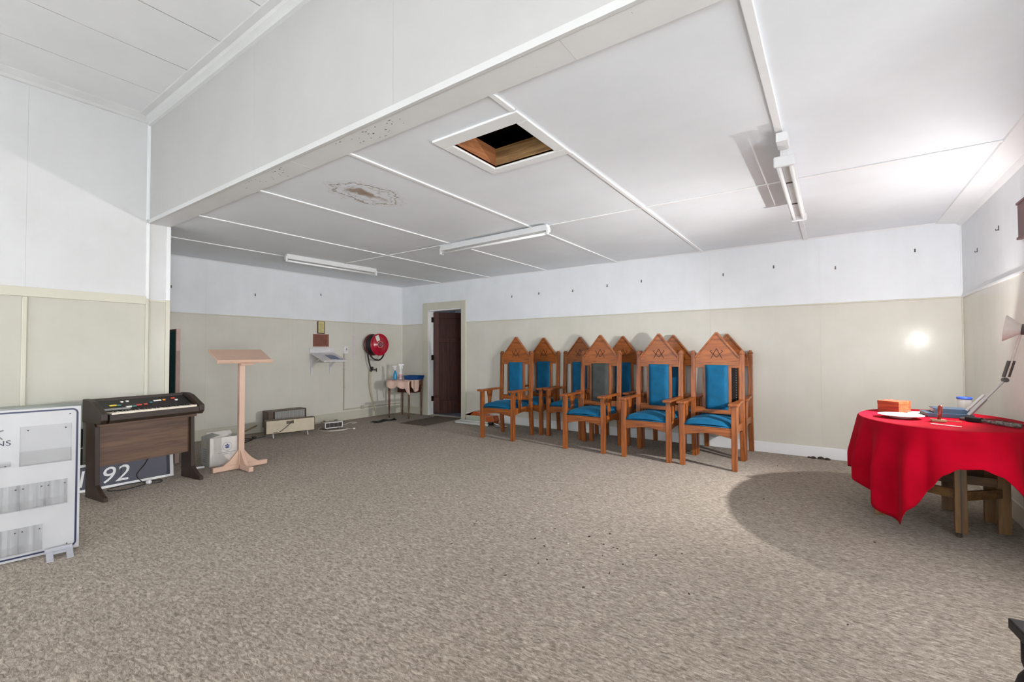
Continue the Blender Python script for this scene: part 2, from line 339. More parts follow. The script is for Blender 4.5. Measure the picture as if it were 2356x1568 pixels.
# hall: side wall on the left, rear and right walls
hl=struct('wall_hall_left')
Bx(XC-0.14,XC-0.008,HALL_REAR-0.12,YB1,0,ZH+0.1).build('wall_framing','hall_wall_paint_dimmed',hl)
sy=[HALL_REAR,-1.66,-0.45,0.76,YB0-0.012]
for a,b in zip(sy[:-1],sy[1:]): Bx(XC-0.0085,XC,a+0.0004,b-0.0004,0,ZH+0.02).build('wall_sheet','hall_wall_paint_dimmed',hl)
Bx(XC-0.0085,XC-0.001,YB0-0.011,YB1-0.002,0,ZS).build('jamb_lining','hall_wall_paint_dimmed',hl)
hr=struct('wall_hall_rear'); m=MB(); ed=[XC-0.14]
for x in WIN_REAR: ed+= [x-0.78,x+0.78]
ed.append(HALL_RIGHT+0.12)
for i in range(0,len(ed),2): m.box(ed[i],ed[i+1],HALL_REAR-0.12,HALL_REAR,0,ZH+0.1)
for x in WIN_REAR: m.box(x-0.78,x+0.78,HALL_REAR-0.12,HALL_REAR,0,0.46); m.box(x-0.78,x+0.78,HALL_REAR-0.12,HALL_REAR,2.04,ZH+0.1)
m.build('wall_sheet','hall_wall_paint_dimmed',hr)
for i,x in enumerate(WIN_REAR): window('window_%d'%(i+2),Matrix.Translation((x,HALL_REAR-0.05,1.25))@Matrix.Rotation(R(180),4,'Z'),1.56,1.58)  # unseen windows, added round the rear fill lights
hg=struct('wall_hall_right'); m=MB(); X0,X1=HALL_RIGHT,HALL_RIGHT+0.12
m.box(X0,X1,HALL_REAR-0.1,-1.73,0,ZH+0.1); m.box(X0,X1,-0.07,YB1,0,ZH+0.1); m.box(X0,X1,-1.73,-0.07,0,0.46); m.box(X0,X1,-1.73,-0.07,2.04,ZH+0.1); m.build('wall_sheet','hall_wall_paint_dimmed',hg)
window('window_5',Matrix.Translation((X0+0.05,-0.9,1.25))@Matrix.Rotation(R(-90),4,'Z'),1.66,1.58)  # unseen window, added round the hall side fill light
# partition: nib behind the hall's corner, beam over the opening, right return
pt=struct('wall_partition')
m=MB(); m.box(XB-0.1,XC-0.009,YB0+0.002,YB1,0,ZS+0.2); m.box(XR,HALL_RIGHT+0.1,YB0,YB1,0,ZS+0.2); m.build('nib','hall_wall_paint_dimmed',pt)
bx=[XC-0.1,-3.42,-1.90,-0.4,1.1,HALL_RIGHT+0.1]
for a,b in zip(bx[:-1],bx[1:]): Bx(a+0.0006,b-0.0006,YB0,YB0+0.02,ZS+0.012,ZH+0.08).build('beam_sheet','beam_paint_dimmed',pt)
Bx(XC-0.1,HALL_RIGHT+0.1,YB0+0.015,YB1,ZS+0.012,ZH+0.08).build('beam_core','beam_paint_dimmed',pt)
sf=[XC,-3.9,-2.95,-0.9,1.4,HALL_RIGHT]
for i,(a,b) in enumerate(zip(sf[:-1],sf[1:])): Bx(a+0.0005,b-0.0005,YB0+0.012,YB1,ZS-0.001*(i%2),ZS+0.012).build('soffit_board','soffit_paint',pt)
Bx(XC,HALL_RIGHT,YB0-0.010,YB0+0.012,ZS-0.004,ZS+0.034).build('edge_strip','hall_trim',pt,bevel=0.002)
# chipped paint on the soffit
ch=MB()
for i in range(46):
    x=random.choice([-2.05,-2.3,-3.2,-3.55])+random.gauss(0,0.1); y=random.uniform(1.63,1.75); a=random.uniform(0.003,0.014); b=random.uniform(0.002,0.005)
    p=[(x+a*random.uniform(0.6,1)*math.cos(t),y+b*random.uniform(0.6,1)*math.sin(t)) for t in [k*math.pi/3 for k in range(6)]]
    ch.prism(p,'z',ZS-0.0022,ZS-0.0012)
tag(ch.build('paint_chips','print_grey',pt),kind='stuff')
# jamb beads and rails
trims=[]
def trim(n,*boxes,mat='trim_paint',bevel=0.003):
    m=MB()
    for b in boxes: m.box(*b)
    o=m.build('trim_%d'%n,mat,None,bevel=bevel); tag(o,kind='structure'); return o
trim(1,(XC-0.004,XC+0.014,YB0-0.022,YB0+0.004,1.745,ZS),(XC-0.004,XC+0.014,YB0-0.022,YB0+0.004,ZS+0.034,ZH-0.07))
trim(2,(XC-0.004,XC+0.012,YB1-0.03,YB1+0.006,1.745,ZS))
trim(3,(XC-0.004,XC+0.014,YB0-0.022,YB0+0.004,0,1.745),mat='cream_trim'); trim(4,(XC-0.004,XC+0.012,YB1-0.03,YB1+0.006,0,1.745),mat='cream_trim')
trim(5,(XC,XC+0.022,HALL_REAR,YB0-0.02,1.690,1.769),mat='cream_trim')                 # dado rail in the hall
trim(6,(XC,XC+0.010,YB0+0.006,YB1-0.03,1.722,1.738),mat='cream_trim')
for i,y in enumerate((0.744,-0.466,-1.676)): trim(7+i,(XC,XC+0.012,y,y+0.032,0,1.69),mat='cream_trim',bevel=0.005)
trim(10,(XB,XB+0.01,YB1,YA,1.737,1.752),mat='cream_trim',bevel=0.002); trim(11,(XB,-6.505,YA-0.01,YA,1.737,1.752),(-5.41,XR,YA-0.01,YA,1.737,1.752),mat='cream_trim',bevel=0.002)
trim(12,(XR-0.012,XR,WY1+0.08,YA,1.737,1.757),mat='trim_paint',bevel=0.002)
trim(13,(XB,XB+0.010,YA-0.010,YA,0.12,ZC)); 
trim(14,(XR-0.012,XR,YA-0.012,YA,1.75,ZC)); trim(15,(XR-0.012,XR,YA-0.012,YA,0.1,1.745),mat='cream_trim')
# cornices
def cornice(n,poly,axis,a,b):
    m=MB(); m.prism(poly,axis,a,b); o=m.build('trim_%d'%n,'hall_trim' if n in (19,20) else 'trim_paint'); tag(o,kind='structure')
cornice(16,[(XR,ZC),(XR-0.19,ZC),(XR-0.185,ZC-0.012),(XR-0.04,ZC-0.030),(XR-0.02,ZC-0.05),(XR,ZC-0.055)],'y',YB1,YA)      # wide flat cornice on the annex right wall
cornice(17,[(YA,ZC),(YA-0.014,ZC),(YA-0.004,ZC-0.014),(YA,ZC-0.014)],'x',XB,XR)
cornice(18,[(XB,ZC),(XB+0.014,ZC),(XB+0.004,ZC-0.014),(XB,ZC-0.014)],'y',YB1,YA)
cornice(19,[(YB0,ZH),(YB0-0.10,ZH),(YB0-0.10,ZH-0.018),(YB0-0.055,ZH-0.026),(YB0-0.048,ZH-0.05),(YB0-0.026,ZH-0.066),(YB0-0.022,ZH-0.092),(YB0,ZH-0.098)],'x',XC,HALL_RIGHT)
cornice(20,[(XC,ZH),(XC+0.075,ZH),(XC+0.065,ZH-0.015),(XC+0.022,ZH-0.05),(XC+0.018,ZH-0.075),(XC,ZH-0.08)],'y',HALL_REAR,YB0)
# baseboards
tag(Bx(XB,XB+0.018,YB1,YA,0,0.15).build('baseboard_left','dirty_cream',None,bevel=0.004),kind='structure')
tag(MB().box(-5.41,XR,YA-0.016,YA,0,0.125).build('baseboard_back','trim_paint',None,bevel=0.004),kind='structure')
tag(MB().box(XB,-6.505,YA-0.016,YA,0,0.14).build('baseboard_corner','dirty_cream',None,bevel=0.004),kind='structure')
tag(Bx(XR-0.016,XR,YB1,YA,0,0.14).build('baseboard_right','dirty_cream',None,bevel=0.004),kind='structure')
tag(Bx(XC,XC+0.018,HALL_REAR,YB0-0.02,0,0.15).build('baseboard_hall','cream_trim',None,bevel=0.004),kind='structure')
# annex ceiling: sheets, battens and the attic hatch
ce=struct('ceiling'); HX0,HX1,HY0,HY1=-1.915,-1.435,2.082,2.525
bxs=[-6.02,-4.862,-3.715,-2.546,-1.372,-0.24]; ex=[XB]+bxs+[XR]
for i,(a,b) in enumerate(zip(ex[:-1],ex[1:])):
    for j,(c,d) in enumerate(((YB1,4.01),(4.01,YA))):
        a2,b2,c2,d2=a+0.001,b-0.001,c+0.001,d-0.001
        if i==4 and j==0:
            m=MB(); m.box(a2,HX0,c2,d2,ZC,ZC+0.01); m.box(HX1,b2,c2,d2,ZC,ZC+0.01); m.box(HX0,HX1,c2,HY0,ZC,ZC+0.01); m.box(HX0,HX1,HY1,d2,ZC,ZC+0.01)
        else: m=Bx(a2,b2,c2,d2,ZC,ZC+0.01)
        m.build('ceiling_sheet','ceiling_paint_stained' if (i==3 and j==0) else 'ceiling_paint',ce)
m=MB(); m.box(XB-0.1,HX0-0.02,YB1-0.01,YA+0.1,ZC+0.0105,ZC+0.05); m.box(HX1+0.02,XR+0.1,YB1-0.01,YA+0.1,ZC+0.0105,ZC+0.05); m.box(HX0-0.02,HX1+0.02,YB1-0.01,HY0-0.02,ZC+0.0105,ZC+0.05); m.box(HX0-0.02,HX1+0.02,HY1+0.02,YA+0.1,ZC+0.0105,ZC+0.05)
m.build('ceiling_framing','attic_dark',ce)
for i,x in enumerate(bxs):
    wd=0.020 if i==5 else 0.015
    if i==4:
        Bx(x-0.02,x+0.012,YB1,1.965,ZC-0.013,ZC).build('batten','trim_paint',ce,bevel=0.003); Bx(x-wd,x+wd,2.60,YA-0.02,ZC-0.013,ZC).build('batten','trim_paint',ce,bevel=0.003)
    else: Bx(x-wd,x+wd,YB1,YA-0.02,ZC-(0.016 if i==5 else 0.011),ZC).build('batten','trim_paint',ce,bevel=0.003)
for a,b in zip(ex[:-1],ex[1:]):
    if b<=-6: continue
    a3,b3=a+0.021,b-0.021
    if b>1: b3=XR-0.18
    Bx(a3,b3,4.01-0.014,4.01+0.014,ZC-0.009,ZC).build('batten','trim_paint',ce,bevel=0.003)
# hatch surround
ho=0.075
for b in ((HX0-ho,HX1+ho,HY0-ho-0.03,HY0),(HX0-ho,HX1+ho,HY1,HY1+ho),(HX0-ho,HX0,HY0,HY1),(HX1,HX1+ho,HY0,HY1)):
    Bx(b[0],b[1],b[2],b[3],ZC-0.014,ZC-0.0002).build('hatch_architrave','trim_paint',ce,bevel=0.004)
for b,mt in (((HX0-0.035,HX0,HY0-0.03,HY1+0.03),'joist'),((HX1,HX1+0.035,HY0-0.03,HY1+0.03),'joist'),((HX0,HX1,HY0-0.035,HY0),'joist_x'),((HX0,HX1,HY1,HY1+0.035),'joist_x')):
    Bx(*b,ZC-0.001,ZC+0.13).build('hatch_joist',mt,ce)
m=MB(); ax0,ax1,ay0,ay1,az=-3.2,-0.3,1.8,4.2,3.35
m.box(ax0,ax1,ay0,ay0+0.02,ZC+0.05,az); m.box(ax0,ax1,ay1-0.02,ay1,ZC+0.05,az); m.box(ax0,ax0+0.02,ay0,ay1,ZC+0.05,az); m.box(ax1-0.02,ax1,ay0,ay1,ZC+0.05,az); m.box(ax0,ax1,ay0,ay1,az,az+0.02); m.build('roof_lining','attic_dark',ce)
for y in (2.35,2.95): Bx(ax0,ax1,y,y+0.05,3.0,3.1).build('rafter','attic_dark',ce)
Bx(HX0+0.1,HX0+0.38,HY1+0.12,HY1+0.22,ZC+0.13,ZC+0.15).build('loose_board','joist_x',ce)
# hall ceiling: wide lapped boards
ch=struct('ceiling_hall'); x=-4.94-0.605; 
while x<HALL_RIGHT+0.1:
    x1=x+0.589; p=[(x,ZH-0.006),(x1,ZH-0.001),(x1,ZH+0.012),(x,ZH+0.012)]
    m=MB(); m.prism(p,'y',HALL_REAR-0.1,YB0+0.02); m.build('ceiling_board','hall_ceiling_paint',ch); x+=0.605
Bx(XC-0.2,HALL_RIGHT+0.2,HALL_REAR-0.2,YB0+0.1,ZH+0.0125,ZH+0.08).build('ceiling_framing','frame_dark',ch)
# door in the back wall
d1=struct('door_1')
def arch(b): Bx(*b).build('architrave','cream_trim',d1,bevel=0.006)
arch((-6.505,DX0,YA-0.028,YA+0.002,0,2.145)); arch((DX1,-5.41,YA-0.028,YA+0.002,0,2.145)); arch((DX0,DX1,YA-0.028,YA+0.002,DZ,2.145))
m=MB(); m.box(DX0-0.001,DX0+0.022,YA-0.01,YA+0.13,0,DZ); m.box(DX1-0.022,DX1+0.001,YA-0.01,YA+0.13,0,DZ); m.box(DX0,DX1,YA-0.01,YA+0.13,DZ-0.022,DZ+0.001); m.build('door_jamb','trim_paint',d1,bevel=0.003)
Bx(DX0,DX1,YA-0.005,YA+0.13,0,0.006).build('threshold','cream_trim',d1)
leaf=bpy.data.objects.new('door_leaf',None)
DW=0.80; DH=1.965; a=R(52); M=Matrix.Translation((DX0+0.03,YA+0.10,0.012))@Matrix.Rotation(a,4,'Z')
lf=MB(); lf.box(0,0.11,0,0.04,0,DH,M); lf.box(DW-0.11,DW,0,0.04,0,DH,M); lf.box(0.11,DW-0.11,0,0.04,0,0.25,M); lf.box(0.11,DW-0.11,0,0.04,1.375,1.475,M); lf.box(0.11,DW-0.11,0,0.04,1.85,DH,M)
pw=(DW-0.22-0.10)/3
for k in (1,2): lf.box(0.11+k*pw+(k-1)*0.05,0.11+k*pw+k*0.05,0,0.04,0.25,1.375,M)
lo=lf.build('door_leaf','door_wood',d1,bevel=0.004)
for k in range(3): Bx(0.11+k*(pw+0.05),0.11+k*(pw+0.05)+pw,0.016,0.026,0.25,1.375,M=M).build('panel','door_wood',lo)
Bx(0.11,DW-0.11,0.016,0.026,1.475,1.85,M=M).build('panel','door_wood',lo)
for z0 in (0.26,1.05,1.78): Bx(DX0+0.02,DX0+0.034,YA+0.05,YA+0.11,z0,z0+0.10).build('hinge','hinge',d1)
# the room beyond the door
nx=struct('wall_next_room'); m=MB(); m.box(-7.7,-4.5,YA+2.1,YA+2.2,0,2.6); m.box(-7.75,-7.6,YA+0.12,YA+2.2,0,2.6); m.box(-4.6,-4.45,YA+0.12,YA+2.2,0,2.6); m.box(-7.75,-4.45,YA+0.1,YA+2.2,2.5,2.6); m.build('wall_sheet','ceiling_paint',nx)

# ------------------------------------------------------------------ the carved armchairs
def make_chair(padmat='blue_velvet',studs=False):
    t=thing('carved_armchair','',''); px_=0.255
    for s in (-1,1):
        Bx(s*px_-0.026,s*px_+0.026,-0.271,-0.219,0,0.657).build('leg','oak_v',t,bevel=0.004)
        pr=[(0.262,0),(0.302,0),(0.262,0.38),(0.262,0.55),(0.292,1.185),(0.257,1.185),(0.224,0.55),(0.224,0.38)]
        p=MB(); p.prism(pr,'x',s*px_-0.026,s*px_+0.026); po=p.build('post','oak_v',t,bevel=0.004)
        f=MB(); f.prism([(s*px_-0.029,1.178),(s*px_+0.029,1.178),(s*px_+0.029,1.192),(s*px_+0.018,1.205),(s*px_+0.010,1.222),(s*px_-0.010,1.222),(s*px_-0.018,1.205),(s*px_-0.029,1.192)],'y',0.253,0.296); f.build('finial','oak_v',po,bevel=0.003)
        # arm: wide at the front, narrow at the post
        a=MB(); a.prism([(s*px_-0.046,-0.315),(s*px_+0.046,-0.315),(s*px_+0.050,-0.22),(s*px_+0.030,0.0),(s*px_+0.026,0.235),(s*px_-0.026,0.235),(s*px_-0.030,0.0),(s*px_-0.050,-0.22)],'z',0.655,0.682); a.build('armrest','oak_v',t,bevel=0.006)
        sl=MB(); sl.prism([(-0.095,0.43),(-0.035,0.43),(-0.030,0.54),(-0.005,0.63),(0.0,0.656),(-0.13,0.656),(-0.125,0.63),(-0.10,0.54)],'x',s*px_-0.010,s*px_+0.010); sl.build('arm_splat','oak_v',t,bevel=0.003)
        ap=[(-0.219,0.435),(0.224,0.435),(0.224,0.335)]+[(-0.219+0.443*(1-k/8),0.335+0.03*math.sin(math.pi*k/8)) for k in range(1,8)]+[(-0.219,0.335)]
        q=MB(); q.prism(ap,'x',s*px_-0.012,s*px_+0.012); q.build('side_rail','oak_v',t,bevel=0.003)
        q=MB(); q.box(s*0.1335-0.0165,s*0.1335+0.0165,0.244,0.270,0.565,1.03); q.build('stile','oak_v',t,bevel=0.003)
    ap=[(-0.229,0.435),(0.229,0.435),(0.229,0.325)]+[(0.229-0.458*k/10,0.325+0.035*math.sin(math.pi*k/10)) for k in range(1,10)]+[(-0.229,0.325)]
    q=MB(); q.prism(ap,'y',-0.262,-0.236); q.build('front_rail','oak',t,bevel=0.003)
    Bx(-0.229,0.229,0.230,0.254,0.335,0.435).build('rear_rail','oak',t,bevel=0.003)
    Bx(-0.229,0.229,0.236,0.266,0.505,0.575).build('back_rail','oak',t,bevel=0.004)
    h=MB(); h.prism([(-0.229,1.025),(0.229,1.025),(0.229,1.135),(0,1.418),(-0.229,1.135)],'y',0.250,0.276); hb=h.build('headboard','oak',t,bevel=0.003)
    for s in (-1,1):
        L=math.hypot(0.229,0.283); an=math.atan2(0.283,0.229)
        Mm=Matrix.Translation((s*0.229,0,1.135))@(Matrix.Rotation(an,4,'Y') if s>0 else Matrix.Rotation(-an,4,'Y'))
        g=MB(); g.box(-L-0.006 if s>0 else 0,0 if s>0 else L+0.006,0.238,0.286,-0.004,0.014,M=Mm); g.build('moulding','oak',hb,bevel=0.003)
    # carved emblem: compasses over a square
    def stroke(mb,x0,z0,x1,z1,wd=0.0065):
        v=Vector((x1-x0,0,z1-z0)); L=v.length; an=math.atan2(z1-z0,x1-x0)
        mb.box(0,L,0.2470,0.2515,-wd/2,wd/2,M=Matrix.Translation((x0,0,z0))@Matrix.Rotation(-an,4,'Y'))
    e=MB(); stroke(e,0,1.242,-0.060,1.128); stroke(e,0,1.242,0.060,1.128); e.build('compass_carving','carved',hb)
    e=MB(); stroke(e,-0.066,1.212,0.0,1.142); stroke(e,0.066,1.212,0.0,1.142); stroke(e,-0.066,1.212,-0.052,1.224); stroke(e,0.066,1.212,0.052,1.224); e.build('square_carving','carved',hb)
    # padded back
    def padf(u,v):
        x=-0.117+0.234*u; z=0.556+0.5*v; e=min(u,1-u,v*2.1,(1-v)*2.1); d=0.026*min(1,(e/0.12))**0.5
        return (x,0.243-d-0.010,z)
    p=MB(); p.grid(lambda u,v:padf(1-u,v),13,21); n0=len(p.v); p.box(-0.117,0.117,0.230,0.262,0.556,1.056); pd=p.build('back_pad',padmat,t,smooth=True)
    if studs:
        for k in range(16): MB().lathe([(0.005,0),(0.004,0.003),(0.001,0.005)],(0.106,0.208,0.585+k*0.03),(0,-1,0),8).build('stud','stud_brass',pd)
    # sprung seat cushion
    def seatf(u,v):
        x=(-0.228+0.456*u); y=-0.262+0.49*v; e=min(u,1-u)*2; g=min(v,1-v)*2
        hgt=0.038*min(1,(min(e,g)/0.10))**0.5+0.052*math.sin(math.pi*u)**0.8*math.sin(math.pi*min(1,v*0.9+0.08))**0.8
        return (x,y,0.436+hgt)
    c=MB(); c.grid(seatf,21,21); c.box(-0.228,0.228,-0.262,0.228,0.425,0.437); c.build('seat_cushion','blue_velvet',t,smooth=True)
    return t
blue=make_chair(); grey=make_chair('charcoal_cloth'); black=make_chair('black_cloth',True)
GRP='carved lodge armchairs along the back wall'
CH=[(-3.835,5.310,3,blue,'blue carved oak armchair at the door end of the front row, nearest the vacuum cleaner'),
    (-2.505,5.318,0,grey,'carved oak armchair with charcoal back pad and blue seat in the front row'),
    (-1.735,5.312,0,blue,'blue carved oak armchair second from the red table in the front row'),
    (-1.083,5.318,0,blue,'blue carved oak armchair in the front row closest to the red table'),
    (-3.745,5.930,0,blue,'blue carved oak armchair against the wall right behind the one by the vacuum cleaner'),
    (-3.11,5.93,0,blue,'blue carved oak armchair of the back row standing in the gap between two front-row chairs'),
    (-2.435,5.930,0,blue,'blue carved oak armchair against the wall behind the charcoal-backed chair'),
    (-1.736,5.930,0,blue,'blue carved oak armchair against the wall, second from the red table in the back row'),
    (-1.079,5.930,0,black,'carved oak armchair with black studded back, against the wall nearest the red table')]
used=set()
for x,y,rz,src,lab in CH:
    o=src if id(src) not in used else dup(src); used.add(id(src))
    o.location=(x,y,0); o.rotation_euler=(0,0,R(rz)); tag(o,lab,'armchair',GRP)

# ------------------------------------------------------------------ electric organ
og=thing('electric_organ','small dark brown electric organ with white keys on its own stand','organ',(-4.895,1.505,0),R(97.5))
HW=0.365
for s in (-1,1):
    x0,x1=s*HW-0.016,s*HW+0.016
    m=MB(); m.prism([(0.0,0),(0.33,0),(0.33,0.705),(0.275,0.705),(0.215,0.66),(0.165,0.60),(0.150,0.12),(0.06,0.055),(0.0,0.03)],'x',x0,x1); m.build('side_panel','organ_dark',og,bevel=0.003)
Bx(-HW+0.016,HW-0.016,0.20,0.216,0.255,0.612).build('front_panel','organ_veneer',og)
Bx(-HW-0.004,HW+0.012,0.115,0.27,0.600,0.622).build('stand_rail','organ_veneer',og,bevel=0.003)
bd=MB(); bd.prism([(0.045,0.632),(0.03,0.655),(0.03,0.700),(0.05,0.704),(0.14,0.704),(0.14,0.71),(0.36,0.79),(0.36,0.632)],'x',-HW+0.03,HW-0.005); bd.build('organ_body','dark_brown',og,bevel=0.004)
for s in (-1,1):
    m=MB(); m.prism([(0.05,0.628),(0.018,0.66),(0.018,0.715),(0.06,0.735),(0.20,0.805),(0.28,0.822),(0.37,0.822),(0.37,0.628)],'x',s*(HW+0.008)-0.022,s*(HW+0.008)+0.022); m.build('cheek_block','dark_brown',og,bevel=0.006)
Bx(-HW+0.015,HW-0.015,0.30,0.372,0.792,0.818).build('top_cover','dark_brown',og,bevel=0.006)
cp=MB(); cp.prism([(0.14,0.712),(0.30,0.772),(0.30,0.796),(0.285,0.798),(0.14,0.728)],'x',-HW+0.03,HW-0.03); cpo=cp.build('control_panel','black_plastic',og)
NW=29; kx0=-HW+0.045; kw=(2*HW-0.075)/NW
for k in range(NW): Bx(kx0+k*kw+0.0004,kx0+(k+1)*kw-0.0004,0.036,0.138,0.700,0.7175).build('white_key','ivory',og)
for k in range(NW-1):
    if k%7 in (0,1,3,4,5): Bx(kx0+(k+1)*kw-0.006,kx0+(k+1)*kw+0.006,0.078,0.138,0.716,0.7275).build('black_key','key_black',og)
def on_panel(u,tt): return (u,0.14+0.145*tt,0.728+0.070*tt)
random.seed(3)
for u,tt,wd,mt in ((-0.25,0.45,0.05,'btn_yellow'),(-0.21,0.42,0.03,'btn_teal'),(-0.17,0.75,0.018,'btn_white'),(-0.13,0.78,0.02,'btn_white'),(-0.15,0.2,0.04,'btn_white'),(-0.11,0.22,0.03,'btn_teal'),(-0.07,0.3,0.04,'btn_red'),(-0.02,0.32,0.03,'btn_red'),(0.09,0.6,0.06,'btn_white'),(0.145,0.62,0.022,'btn_orange'),(0.225,0.72,0.03,'btn_red'),(0.24,0.5,0.02,'btn_white'),(0.03,0.45,0.02,'btn_teal')):
    x,y,z=on_panel(u,tt); Bx(x-wd/2,x+wd/2,y-0.011,y+0.011,z-0.004,z+0.009).build('switch',mt,cpo,bevel=0.002)
m=MB(); m.prism([(0.142,0.7295),(0.165,0.7405),(0.165,0.7425),(0.142,0.7315)],'x',-HW+0.04,-HW+0.22); m.build('name_strip','edge_light',cpo)
# its mains lead and plug
ld=thing('organ_lead','black mains lead with white plug coiled under the organ','power lead',(-5.24,1.45,0))
rel=lambda P:[(p[0]+5.24,p[1]-1.45,p[2]) for p in P]
MB().tube(rel(catmull([(-5.10,1.50,0.27),(-5.14,1.48,0.20),(-5.20,1.44,0.10),(-5.19,1.50,0.02),(-5.16,1.60,0.006),(-5.24,1.64,0.006),(-5.30,1.55,0.006),(-5.32,1.40,0.006),(-5.28,1.27,0.006),(-5.20,1.25,0.006),(-5.14,1.35,0.006),(-5.17,1.50,0.012)])),0.004,6).build('lead','cable_black',ld,smooth=True)
MB().lathe([(0.010,-0.02),(0.018,-0.012),(0.020,0.01),(0.012,0.02)],rel([(-5.185,1.525,0.021)])[0],(1,1,0.1),10).build('plug','bottle_white',ld)

# ------------------------------------------------------------------ sign with 92, black cases and the plastic tub behind the board
sg=thing('site_sign','dark navy sign with white border lettered 92, leaning behind the organ','sign',(-5.36,1.32,0))
sg.rotation_euler=(0,R(-5),0)
Bx(-0.008,0.008,-0.62,0.455,0,0.236).build('sign_board','sign_white',sg)
Bx(0.0082,0.0100,-0.60,0.425,0.022,0.214).build('sign_face','navy_panel',sg)
Mt=Matrix.Translation((0.0102,0,0))@Matrix(((0,0,1,0),(1,0,0,0),(0,1,0,0),(0,0,0,1)))
text('lettering','92',0.20,'sign_white',sg,Mt@Matrix.Translation((-0.105,0.045,0)),0.0008,0.22,1.05)
text('lettering','N',0.20,'sign_white',sg,Mt@Matrix.Translation((-0.36,0.045,0)),0.0008,0.15)
cs=[]
for k,(z0,z1,lab) in enumerate(((0,0.385,'matt black equipment case on the floor behind the white board'),(0.388,0.556,'flat black equipment case stacked under the translucent tub'))):
    c=thing('equipment_case',lab,'case',(-5.465,0.84,z0),0,'black cases behind the board')
    Bx(-0.06,0.06,-0.27,0.275,0,z1-z0-0.012).build('case_body','case_black',c,bevel=0.006)
    Bx(-0.058,0.062,-0.272,0.277,z1-z0-0.012,z1-z0-0.004).build('case_lid_edge','edge_light',c)
tb=thing('storage_tub','translucent plastic storage tub stacked on black cases behind the white board','tub',(-5.43,0.86,0.556))
m=MB(); 
for x0,x1,y0,y1 in ((-0.09,0.09,-0.24,-0.235),(-0.09,0.09,0.235,0.24),(-0.09,-0.085,-0.24,0.24),(0.085,0.09,-0.24,0.24)): m.box(x0,x1,y0,y1,0,0.2)
m.box(-0.09,0.09,-0.24,0.24,0,0.006); m.build('tub_body','tub_plastic',tb,bevel=0.003)
Bx(-0.098,0.098,-0.248,0.248,0.2,0.222).build('tub_lid','tub_plastic',tb,bevel=0.006)
for s in (-1,1): Bx(0.09,0.10,s*0.16-0.02,s*0.16+0.02,0.15,0.21).build('latch','edge_light',tb,bevel=0.003)

# ------------------------------------------------------------------ white display board with acrylic holders
by0,by1,bz=-0.05,0.795,0.885
db=thing('display_board','white display board with navy border line and clear brochure holders','display board',(-3.885,0.0,0),R(-7))
db.location=(-3.885-0.097,0.0,0)
Bx(-0.004,0.012,by0,by1,0.006,bz).build('board_panel','board_white',db,bevel=0.002)
def border(mb,y0,y1,z0,z1,rad,wd):
    pts=[]; 
    for cy,cz,a0 in ((y1-rad,z1-rad,0),(y0+rad,z1-rad,90),(y0+rad,z0+rad,180),(y1-rad,z0+rad,270)):
        for k in range(7): pts.append((cy,cz,R(a0+15*k)))
    n=len(pts); o=[(c+rad*math.cos(a),d+rad*math.sin(a)) for c,d,a in pts]; i=[(c+(rad-wd)*math.cos(a),d+(rad-wd)*math.sin(a)) for c,d,a in pts]
    vs=[(0.0122,*p) for p in o]+[(0.0122,*p) for p in i]+[(0.0135,*p) for p in o]+[(0.0135,*p) for p in i]
    fs=[]
    for k in range(n):
        j=(k+1)%n; fs+= [(2*n+k,2*n+j,3*n+j,3*n+k),(k,j,2*n+j,2*n+k),(n+j,n+k,3*n+k,3*n+j)]
    mb.add(vs,fs)
m=MB(); border(m,by0+0.012,by1-0.012,0.020,bz-0.012,0.03,0.0095); m.build('border_line','sign_navy',db)
def holder(y0,y1,z0,z1,pocket,mat='acrylic'):
    h=Bx(0.0122,0.0150,y0,y1,z0,z1).build('brochure_holder',mat,db)
    fr=MB(); fr.box(0.015,0.040,y0,y0+0.003,z0,z1); fr.box(0.015,0.040,y1-0.003,y1,z0,z1); fr.box(0.015,0.040,y0,y1,z0,z0+0.003); fr.box(0.037,0.040,y0,y1,z0,z0+pocket)
    fr.build('holder_pocket','acrylic',h)
    for yy in (y0+0.15*(y1-y0),y1-0.12*(y1-y0)): MB().lathe([(0.004,0),(0.003,0.003),(0.001,0.004)],(0.015,yy,z1-0.025),(1,0,0),8).build('screw','frame_dark',h)
holder(0.534,0.753,0.554,0.783,0.085)
holder(0.33,0.500,0.561,0.588,0.02)
for y0,y1 in ((0.430,0.534),(0.536,0.639),(0.641,0.738)): holder(y0,y1,0.298,0.443,0.05,'dusty_acrylic')
for y0,y1 in ((0.432,0.535),(0.537,0.634)): holder(y0,y1,0.046,0.194,0.05,'dusty_acrylic')
Mt=Matrix.Translation((0.0125,0,0))@Matrix(((0,0,1,0),(1,0,0,0),(0,1,0,0),(0,0,0,1)))
text('lettering','IONS',0.042,'print_dark',db,Mt@Matrix.Translation((0.380,0.682,0)),0.0006,0,1.25)
def strk(mb,a,b,wd):
    v=Vector((0,b[0]-a[0],b[1]-a[1])); L=v.length; an=math.atan2(b[1]-a[1],b[0]-a[0])
    mb.box(0.0125,0.0135,0,L,-wd/2,wd/2,M=Matrix.Translation((0,a[0],a[1]))@Matrix.Rotation(an,4,'X'))
m=MB(); strk(m,(0.415,0.750),(0.470,0.772),0.008); strk(m,(0.435,0.760),(0.466,0.719),0.006); strk(m,(0.39,0.715),(0.435,0.79),0.007); m.build('star_mark','print_grey',db)
text('small_print','ESTATE',0.02,'print_grey',db,Mt@Matrix.Translation((0.370,0.662,0)),0.0006)
for yy,zz in ((by1-0.05,bz-0.045),(by1-0.055,0.045)): MB().lathe([(0.004,0),(0.003,0.003),(0.001,0.004)],(0.012,yy,zz),(1,0,0),8).build('screw','frame_dark',db)
